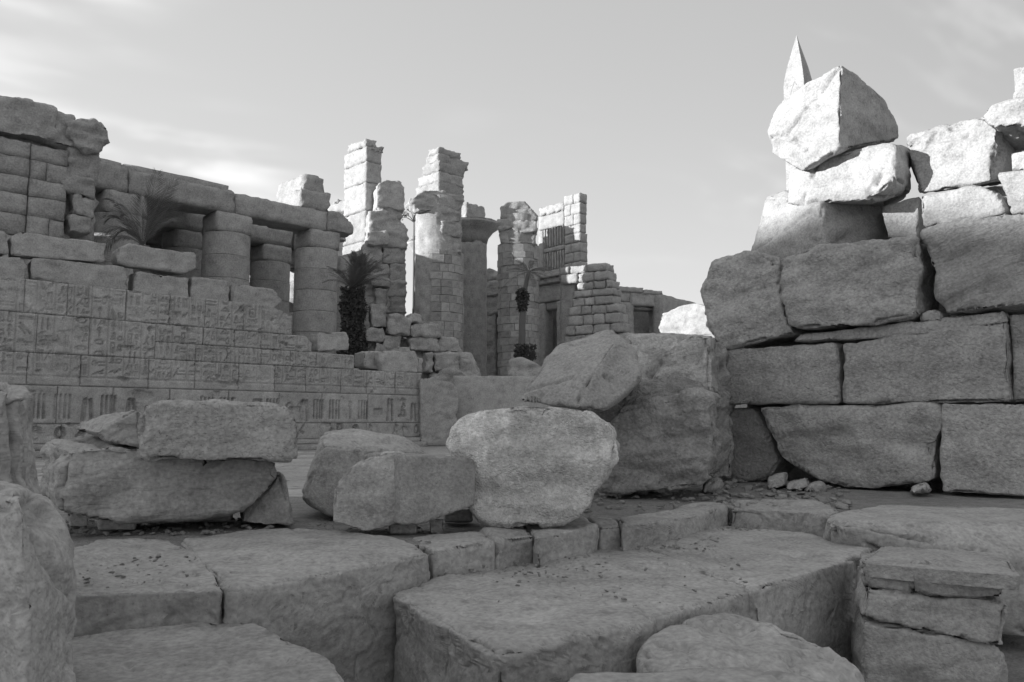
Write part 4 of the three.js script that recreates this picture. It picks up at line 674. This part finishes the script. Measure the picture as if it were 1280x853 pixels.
// ------------------------------------------------------------------ window wall of the nave
const CW_ = new Frame(at(727.5, HORIZON, 72), -45);
{
  const f = CW_, g = thing('window_wall', 'high clerestory window wall with a slatted stone grille', 'wall', f.pt(0, 0)), H = y => f.h(727, y);
  const A = (name, s0, s1, ya, yb, d0, d1, o = {}) => mesh(name, local(boxed(f, s0, s1, H(yb), H(ya), d0, d1, { cell: 0.2, p: 60, amp: 0.008, chip: 0.03, ...o }), g), M.far, g);
  const sg0 = f.s(676), sg1 = f.s(707);
  // right pier in courses
  const ys = [240, 252, 266, 279, 290, 302, 314, 326, 337];
  for (let i = 0; i + 1 < ys.length; i++) { const m = sg1 + (0 - sg1) * (i % 2 ? 0.42 : 0.58), dd = 1.02 - (i > 3 ? 0 : 0.05 * i); A('pier_block', sg1, m - 0.01, ys[i], ys[i + 1] - 0.2, 0, dd); A('pier_block', m, 0, ys[i], ys[i + 1] - 0.2, 0, dd); }
  A('grille_lintel', sg0 - 0.2, sg1 - 0.02, 246, 258, -0.02, 0.9, { chip: 0.2 }); A('grille_lintel', sg0 - 0.2, sg1 - 0.02, 258.4, 276, 0, 0.9);
  A('grille_frame', sg0 - 0.25, sg0 + 0.35, 276.3, 337, 0, 0.9); A('grille_frame', sg0 + 0.35, sg1 - 0.02, 301, 307, 0.06, 0.6); A('grille_frame', sg0 + 0.35, sg1 - 0.02, 331, 337, 0, 0.9);
  const n = 8, w = (sg1 - sg0 - 0.4) / n; for (let k = 0; k < n; k++) for (const [ya, yb] of [[276.4, 300.8], [307.2, 330.8]]) A('grille_bar', sg0 + 0.38 + k * w, sg0 + 0.38 + k * w + w * 0.6, ya, yb, 0.08, 0.5, { cell: 0.4, minSeg: 2 });
  A('grille_back', sg0 + 0.3, sg1, 278, 331, 0.62, 0.85, { cell: 0.5 });
  // ledge and wall below
  A('cornice', f.s(668), 0.4, 337.3, 342, -0.7, 1.2); A('cornice', f.s(668), 0.3, 342.2, 349, -0.45, 1.2); A('frieze', f.s(668), 0.15, 349.2, 372, -0.1, 1.2);
  A('lower_wall', f.s(664), f.s(682), 372.3, 486, -0.08, 1.2); A('lower_wall', f.s(697), 0.1, 372.3, 486, -0.08, 1.2); A('lower_wall', f.s(664), 0.1, 374, 525, 1.9, 2.4, { cell: 0.8 });
  A('door_lintel', f.s(681.5), f.s(697.5), 372.3, 382, 0.1, 1.1);
}
{ // stepped masonry stub in front of the window wall
  const f = new Frame(at(735, HORIZON, 64), -32), g = thing('masonry_stub', 'stepped stub of coursed masonry in front of the window wall', 'wall', f.pt(0, 0)), r = mulberry(19);
  const rows = [[330, 340, 700, 760], [340, 352, 702, 763], [352, 362, 722, 767], [362, 371, 718, 769], [371, 382, 716, 769], [382, 393, 712, 775], [393, 406, 710, 777], [406, 418, 707, 781], [418, 432, 705, 788], [432, 480, 700, 792]];
  for (const [ya, yb, xa, xb] of rows) { let s = f.s(xa); const e = f.s(xb), y0 = f.h(735, yb), y1 = f.h(735, ya); while (s < e - 0.1) { let t = s + 0.9 + 0.9 * r(); if (e - t < 0.5) t = e; mesh('masonry_block', local(boxed(f, s, t - 0.02, y0, y1 - 0.02, 0.14 * (r() - 0.5), 1.6, { cell: 0.2, p: 44, amp: 0.025, chip: 0.07, tone: 0.9 + 0.2 * r() }), g), M.far, g); s = t; } }
  mesh('pilaster', local(boxed(f, f.s(697), f.s(715), f.h(735, 480), f.h(735, 346), 0.5, 2, { cell: 0.3 }), g), M.far, g);
  mesh('pilaster', local(boxed(f, f.s(697), f.s(716), f.h(735, 346), f.h(735, 336), 0.3, 2, { cell: 0.3 }), g), M.far, g);
}
{ // side chapel to the right, two dark doorways
  const f = new Frame(at(770, HORIZON, 76), 22), g = thing('side_chapel', 'low chapel front with dark doorways right of the stepped stub', 'building', f.pt(0, 0)), H = (x, y) => f.h(x, y);
  const A = (name, xa, xb, ya, yb, d0, d1, o = {}) => mesh(name, local(boxed(f, f.s(xa), f.s(xb), H((xa + xb) / 2, yb), H((xa + xb) / 2, ya), d0, d1, { cell: 0.3, p: 50, amp: 0.02, chip: 0.07, ...o }), g), M.far, g);
  A('lintel', 764, 792, 364, 377, 0, 2); A('lintel', 790, 831, 366, 383, -0.1, 2); A('cornice_block', 768, 806, 359, 366, -0.2, 2); A('cornice_block', 806, 830, 363, 369, -0.2, 2);
  A('door_jamb', 764, 771, 377, 470, 0, 2); A('door_jamb', 777.5, 795, 377, 470, 0, 2); A('door_jamb', 826, 833, 383, 470, 0, 2); A('door_lintel', 795, 826, 383, 387, 0.5, 2); A('door_lintel', 771, 777.5, 377, 379, 0.1, 2); A('inner_wall', 755, 862, 372, 470, 3.4, 4, { cell: 0.8 });
  const w = new Frame(at(831, HORIZON, 77), 52); mesh('side_wall', local(boxed(w, 0, 26, 0, w.h(831, 368), 0, 1.2, { cell: 0.6, amp: 0.03 }), g), M.bedFar, g);
}
// tumbled blocks below the ruined column
{
  const f = new Frame(at(515, HORIZON, 47), 20);
  const L = [[[511, 392], [517, 390], [528, 394], [529, 405], [512, 405]], [[513, 406], [520, 404], [545, 405], [548, 421], [514, 422]], [[480, 419], [500, 419], [503, 436], [480, 438]], [[512, 423], [530, 421], [549, 423], [548, 440], [512, 438]], [[545, 430], [552, 422], [572, 422], [575, 440], [543, 440]], [[543, 441], [575, 441], [575, 466], [544, 466]], [[531, 441], [542, 441], [542, 466], [531, 466]], [[484, 394], [500, 392], [514, 400], [514, 419], [486, 419]], [[463, 380], [482, 378], [484, 410], [465, 410]], [[456, 411], [480, 409], [481, 428], [457, 428]], [[500, 434], [514, 432], [515, 442], [498, 442]], [[536, 402], [548, 404], [552, 420], [540, 420]], [[470, 428], [500, 436], [500, 442], [468, 441]], [[575, 446], [590, 452], [592, 470], [573, 470]]];
  for (const poly of L) put('tumbled_block', faced(f, poly, 1.1, { cell: 0.1, p: 15, amp: 0.06, chip: 0.14, d: 0.5 * (rnd() - 0.5) }), M.far, 'tumbled block in the heap between the ivy palm and great column', 'stone block', 'heap of tumbled blocks below the ruined column');
  put('rubble_mound', rock([[440, 470], [455, 428], [480, 425], [515, 420], [545, 425], [580, 445], [600, 470], [600, 540], [440, 540]].flatMap(([x, y]) => [f.hit(x, y, 0.7), f.hit(x, y, 4)]), { az: f.az, cell: 0.2, p: 10, amp: 0.25, f: 0.8 }), M.far, 'rubble mound under the heap of tumbled blocks', 'rubble');
  put('rubble_mound', rock([[540, 470], [552, 464], [585, 466], [600, 474], [600, 540], [540, 540]].flatMap(([x, y]) => [f.hit(x, y, -1), f.hit(x, y, 1)]), { az: f.az, cell: 0.12, p: 8, amp: 0.15, f: 1.2 }), M.far, 'crumbling rubble behind the cracked upright slab', 'rubble');
}
// ------------------------------------------------------------------ obelisk
{
  const f = new Frame(at(1005, 100, 58), -45), g = thing('obelisk', 'slender pointed obelisk rising behind the topmost block', 'obelisk', f.pt(-0.8, 0)), W = 1.62, yS = at(1005, 100, 58).y, yT = at(995, 43, 59).y, c = f.pt(-W / 2, 0, W / 2);
  const ring = (k, y) => [[-1, 1], [1, 1], [1, -1], [-1, -1]].map(([a, b]) => V(c.x, y, c.z).addScaledVector(f.ex, a * W / 2 * k).addScaledVector(f.ez, b * W / 2 * k));
  const solid = (name, secs) => { const P = [], UV = [], C = []; for (let i = 0; i + 1 < secs.length; i++) { const A = ring(...secs[i]), B = ring(...secs[i + 1]); for (let s = 0; s < 4; s++) { const e = (s + 1) % 4; for (const [q, u] of [[A[s], s * 2], [A[e], s * 2 + 1.6], [B[e], s * 2 + 1.6], [A[s], s * 2], [B[e], s * 2 + 1.6], [B[s], s * 2]]) { P.push(q.x, q.y, q.z); UV.push(u, q.y); C.push(1, 1, 1); } } } const o = new THREE.BufferGeometry(); o.setAttribute('position', new THREE.Float32BufferAttribute(P, 3)); o.setAttribute('uv', new THREE.Float32BufferAttribute(UV, 2)); o.setAttribute('color', new THREE.Float32BufferAttribute(C, 3)); o.computeVertexNormals(); return mesh(name, local(o, g), M.granite, g); };
  const dy = yT - yS; solid('shaft', [[1.16, -0.3], [1, yS]]);
  solid('pyramidion', [[1, yS], [0.91, yS + dy * 0.15], [0.72, yS + dy * 0.37], [0.46, yS + dy * 0.6], [0.23, yS + dy * 0.8], [0.01, yT]]);
  const bar = (s0, y0, s1, y1) => { const m = new THREE.BoxGeometry(Math.hypot(s1 - s0, y1 - y0), 0.05, 0.03); const n = m.attributes.position.count; m.setAttribute('color', new THREE.Float32BufferAttribute(new Float32Array(n * 3).fill(0.95), 3)); m.rotateZ(Math.atan2(y1 - y0, s1 - s0)); m.rotateY(f.az); const p = f.pt((s0 + s1) / 2, (y0 + y1) / 2, 0.0); m.translate(p.x, p.y, p.z); return m; };
  mesh('carving', local(mergeGeometries([[-1.2, yS - 1.0, -0.75, yS + 0.1], [-0.75, yS + 0.1, -0.6, yS - 0.2], [-1.1, yS - 0.2, -0.95, yS - 0.1], [-1.2, yS - 1.0, -0.5, yS - 1.15], [-0.9, yS - 0.6, -0.5, yS - 0.75]].map(a => bar(...a))), g), M.granite, g);
}

// ================================================================== PALMS AND PLANTS
function frond(base, dir, len, droop, r, w = 0.5, n = 40) {   // arching rib with two rows of blades
  const P = [], I = [], rib = [];
  const side = V(-dir.z, 0, dir.x).normalize();
  for (let i = 0; i <= n; i++) { const t = i / n; rib.push(base.clone().addScaledVector(dir, len * t).add(V(0, -droop * len * t * t * t, 0)).addScaledVector(V(dir.x, 0, dir.z), droop * 0.35 * len * t * t)); }
  const tri = (a, b, c) => { const k = P.length / 3; for (const q of [a, b, c]) P.push(q.x, q.y, q.z); I.push(k, k + 1, k + 2); };
  for (let i = 0; i < n; i++) {
    const t = i / n, a = rib[i], b = rib[i + 1], tg = b.clone().sub(a).normalize(), nr = V(0, 0, 0).crossVectors(tg, side).normalize(), rw = 0.035 * (1 - t) + 0.008;
    const o = side.clone().multiplyScalar(rw); tri(a.clone().sub(o), a.clone().add(o), b); tri(a.clone().addScaledVector(nr, rw), a.clone().addScaledVector(nr, -rw), b);
    if (t > 0.12) for (const s of [-1, 1]) for (const h of [0]) {
      const L = w * (0.45 + 0.9 * Math.sin(Math.PI * Math.min(1, t * 0.9 + 0.08))) * (0.8 + 0.4 * r()), p0 = a.clone().lerp(b, h), tip = p0.clone().addScaledVector(side, s * L * 0.62).addScaledVector(tg, L * 0.75).addScaledVector(nr, L * (0.16 + 0.2 * (r() - 0.5))).add(V(0, -0.1 * L * r(), 0));
      const mid = p0.clone().lerp(tip, 0.45), q = tg.clone().multiplyScalar(0.02); tri(p0, mid.clone().add(q), mid.clone().sub(q)); tri(mid.clone().add(q), tip, mid.clone().sub(q));
    }
  }
  const g = new THREE.BufferGeometry(); g.setAttribute('position', new THREE.Float32BufferAttribute(P, 3)); g.setIndex(I); g.computeVertexNormals(); return g;
}
function leafCloud(fn, n, size, r) { const P = [], I = []; for (let i = 0; i < n; i++) { const c = fn(r), a = V(r() - 0.5, r() - 0.5, r() - 0.5).normalize(), b = V(r() - 0.5, r() - 0.5, r() - 0.5).cross(a).normalize(), s = size * (0.6 + 0.8 * r()), k = P.length / 3; for (const q of [c.clone().addScaledVector(a, -s), c.clone().addScaledVector(b, s * 0.45), c.clone().addScaledVector(a, s), c.clone().addScaledVector(b, -s * 0.45)]) P.push(q.x, q.y, q.z); I.push(k, k + 1, k + 2, k, k + 2, k + 3); } const g = new THREE.BufferGeometry(); g.setAttribute('position', new THREE.Float32BufferAttribute(P, 3)); g.setIndex(I); g.computeVertexNormals(); return g; }
function trunkGeo(pts, rads) { const c = new THREE.CatmullRomCurve3(pts), n = 24, geo = new THREE.TubeGeometry(c, n, 1, 12), p = geo.attributes.position; for (let i = 0; i <= n; i++) { const q = c.getPointAt(i / n), rr = rads[0] + (rads[1] - rads[0]) * i / n; for (let j = 0; j <= 12; j++) { const k = i * 13 + j, f = rr * (1 + 0.18 * noise(j * 1.3, i * 1.7, 3) + 0.08 * (i % 2)); p.setXYZ(k, q.x + (p.getX(k) - q.x) * f, q.y + (p.getY(k) - q.y) * f, q.z + (p.getZ(k) - q.z) * f); } } geo.computeVertexNormals(); return geo; }
function palm(name, label, base, crownY, crown, opt = {}) {
  const fm = opt.mat ?? LM.frond;
  const g = thing(name, label, 'palm tree', base.clone().setY(0)), r = mulberry(opt.seed ?? 3), T = V(0, crownY, 0);
  mesh('trunk', trunkGeo([V(0, 0, 0), V(0.1, crownY * 0.5, 0), T], opt.trunk ?? [0.3, 0.24]), LM.bark, g);
  for (const [azd, el, len, droop, w] of crown) { const a = azd * D2R, e = el * D2R, d = V(Math.sin(a) * Math.cos(e), Math.sin(e), Math.cos(a) * Math.cos(e)); mesh('frond', frond(T.clone(), d, len, droop, r, w ?? 0.5), fm, g); }
  return g;
}
{ // palm behind the loose blocks: long pale fronds (az 0 = towards the court, 90 = right)
  const b = at(178, 305, 34);
  const cr = []; const r = mulberry(21);
  for (const [az, el, len, dr] of [[-80, 62, 2.9, 0.5], [-95, 50, 3.0, 0.75], [-60, 66, 3.2, 0.3], [-40, 58, 2.6, 0.45], [-100, 40, 2.5, 1.0], [-110, 66, 3.0, 0.4], [60, 78, 3.5, 0.06], [75, 66, 3.5, 0.1], [90, 72, 3.0, 0.08], [20, 72, 2.6, 0.2], [140, 62, 2.4, 0.3], [-140, 64, 2.6, 0.4], [-75, 72, 3.0, 0.35], [80, 58, 2.8, 0.18], [-88, 58, 2.4, 0.9]]) cr.push([az, el, len, dr, 0.62]);
  palm('palm_tree', 'spray of long pale palm fronds above the loose wall blocks', b, b.y - 0.1, cr, { seed: 4, trunk: [0.35, 0.3] });
}
{ // ivy covered palm, two heads
  const b = at(441, 400, 46.5), top = at(438, 362, 46.5).y, r = mulberry(17), cr = [];
  for (let k = 0; k < 34; k++) cr.push([r() * 360, 30 + 55 * r(), 1.9 + 1.0 * r(), 0.1 + 0.3 * r(), 0.34]);
  const g = palm('palm_tree', 'bushy palm with a trunk smothered in dark ivy', b, top, cr, { seed: 6, trunk: [0.3, 0.25], mat: LM.darkFrond });
  const cr2 = []; const T2 = at(452, 352, 46.8).sub(g.position); for (let k = 0; k < 24; k++) { const a = r() * 6.28, e = (45 + 42 * r()) * D2R; mesh('frond', frond(T2.clone(), V(Math.sin(a) * Math.cos(e), Math.sin(e), Math.cos(a) * Math.cos(e)), 1.8 + 0.9 * r(), 0.1 + 0.25 * r(), r, 0.3), LM.darkFrond, g); }
  mesh('stem', trunkGeo([V(0.3, top - 1.2, 0), V(0.5, top - 0.4, -0.1), T2.clone()], [0.18, 0.14]), LM.bark, g);
  const y0 = 2.5, y1 = top + 0.1;
  mesh('ivy', leafCloud(q => { const t = q(), a = q() * 6.283, y = y0 + (y1 - y0) * t, w = (0.72 + 0.16 * Math.sin(t * 5 + 0.8) + 0.3 * noise(y * 1.1, a, 2)) * Math.sqrt(0.3 + 0.7 * q()) * (1 + 0.12 * Math.sin(a * 3)); return V(Math.cos(a) * w * 1.12, y, Math.sin(a) * w); }, 6500, 0.13, r), LM.ivy, g);
}
{ // slender palm in front of the patched brick column
  const b = at(653, 440, 53), top = at(660, 340, 53).y, r = mulberry(23), g = thing('palm_tree', 'slender palm with a shaggy skirt before the patched brick column', 'palm tree', b.clone().setY(0)), x1 = at(661, 340, 53).x - b.x;
  mesh('trunk', trunkGeo([V(0, 0, 0), V(0, b.y + 2, 0), V(x1 * 0.4, top - 1.2, 0), V(x1, top, 0)], [0.42, 0.12]), LM.bark, g);
  const sk = at(652, 372, 53).y;
  mesh('dead_frond_skirt', leafCloud(q => { const t = q(), a = q() * 6.283, w = (0.16 + 0.4 * Math.pow(t, 0.7) * (1 - Math.pow(t, 6)) + 0.12 * noise(a * 1.5, t * 5, 1)) * Math.sqrt(q()); return V(Math.cos(a) * w, sk - 0.95 + 1.5 * t, Math.sin(a) * w); }, 620, 0.17, r), LM.ivy, g);
  for (let k = 0; k < 18; k++) { const a = r() * 6.28, e = (-10 + 85 * r()) * D2R; mesh('frond', frond(V(x1, top, 0), V(Math.sin(a) * Math.cos(e), Math.sin(e), Math.cos(a) * Math.cos(e)), 1.3 + 0.8 * r(), 0.2 + 0.5 * r(), r, 0.3, 26), LM.darkFrond, g); }
  put('shrub', leafCloud(q => { const a = q() * 6.28, w = 0.7 * Math.sqrt(q()), y = b.y - 0.6 + 1.0 * q(); return V(b.x + 0.15 + Math.cos(a) * w, y, b.z + 0.8 + Math.sin(a) * w * 0.6); }, 420, 0.16, r), LM.ivy, 'small dark shrub at the foot of the slender palm', 'shrub');
}
{ // spindly tree against the sky
  const b = at(517, 310, 80), r = mulberry(29), g = thing('spindly_tree', 'spindly tree against the sky left of the great column', 'tree', b.clone().setY(0)), T = at(517, 266, 80).y;
  mesh('trunk', trunkGeo([V(0, 0, 0), V(0.05, T * 0.6, 0), V(0, T, 0)], [0.2, 0.05]), LM.bark, g);
  for (const [x, y] of [[-0.9, -0.2], [0.7, 0.15], [-0.4, 0.3], [1.1, -0.1], [-1.5, -0.5], [0.3, 0.5]]) mesh('branch', trunkGeo([V(0, T - 1, 0), V(x * 0.5, T - 0.3 + y * 0.5, 0.1), V(x, T + y, 0)], [0.05, 0.02]), LM.bark, g);
  mesh('crown', leafCloud(q => { const c = [[-0.9, -0.2], [0.7, 0.15], [-0.4, 0.3], [1.1, -0.1], [-1.5, -0.5], [0.3, 0.5]][Math.floor(q() * 6)]; return V(c[0] + (q() - 0.5) * 0.7, T + c[1] + (q() - 0.5) * 0.45, (q() - 0.5) * 0.8); }, 260, 0.12, r), LM.ivy, g);
}

scene.traverse(o => { if (o.isMesh) { o.castShadow = true; o.receiveShadow = true; } });
renderer.render(scene, camera);
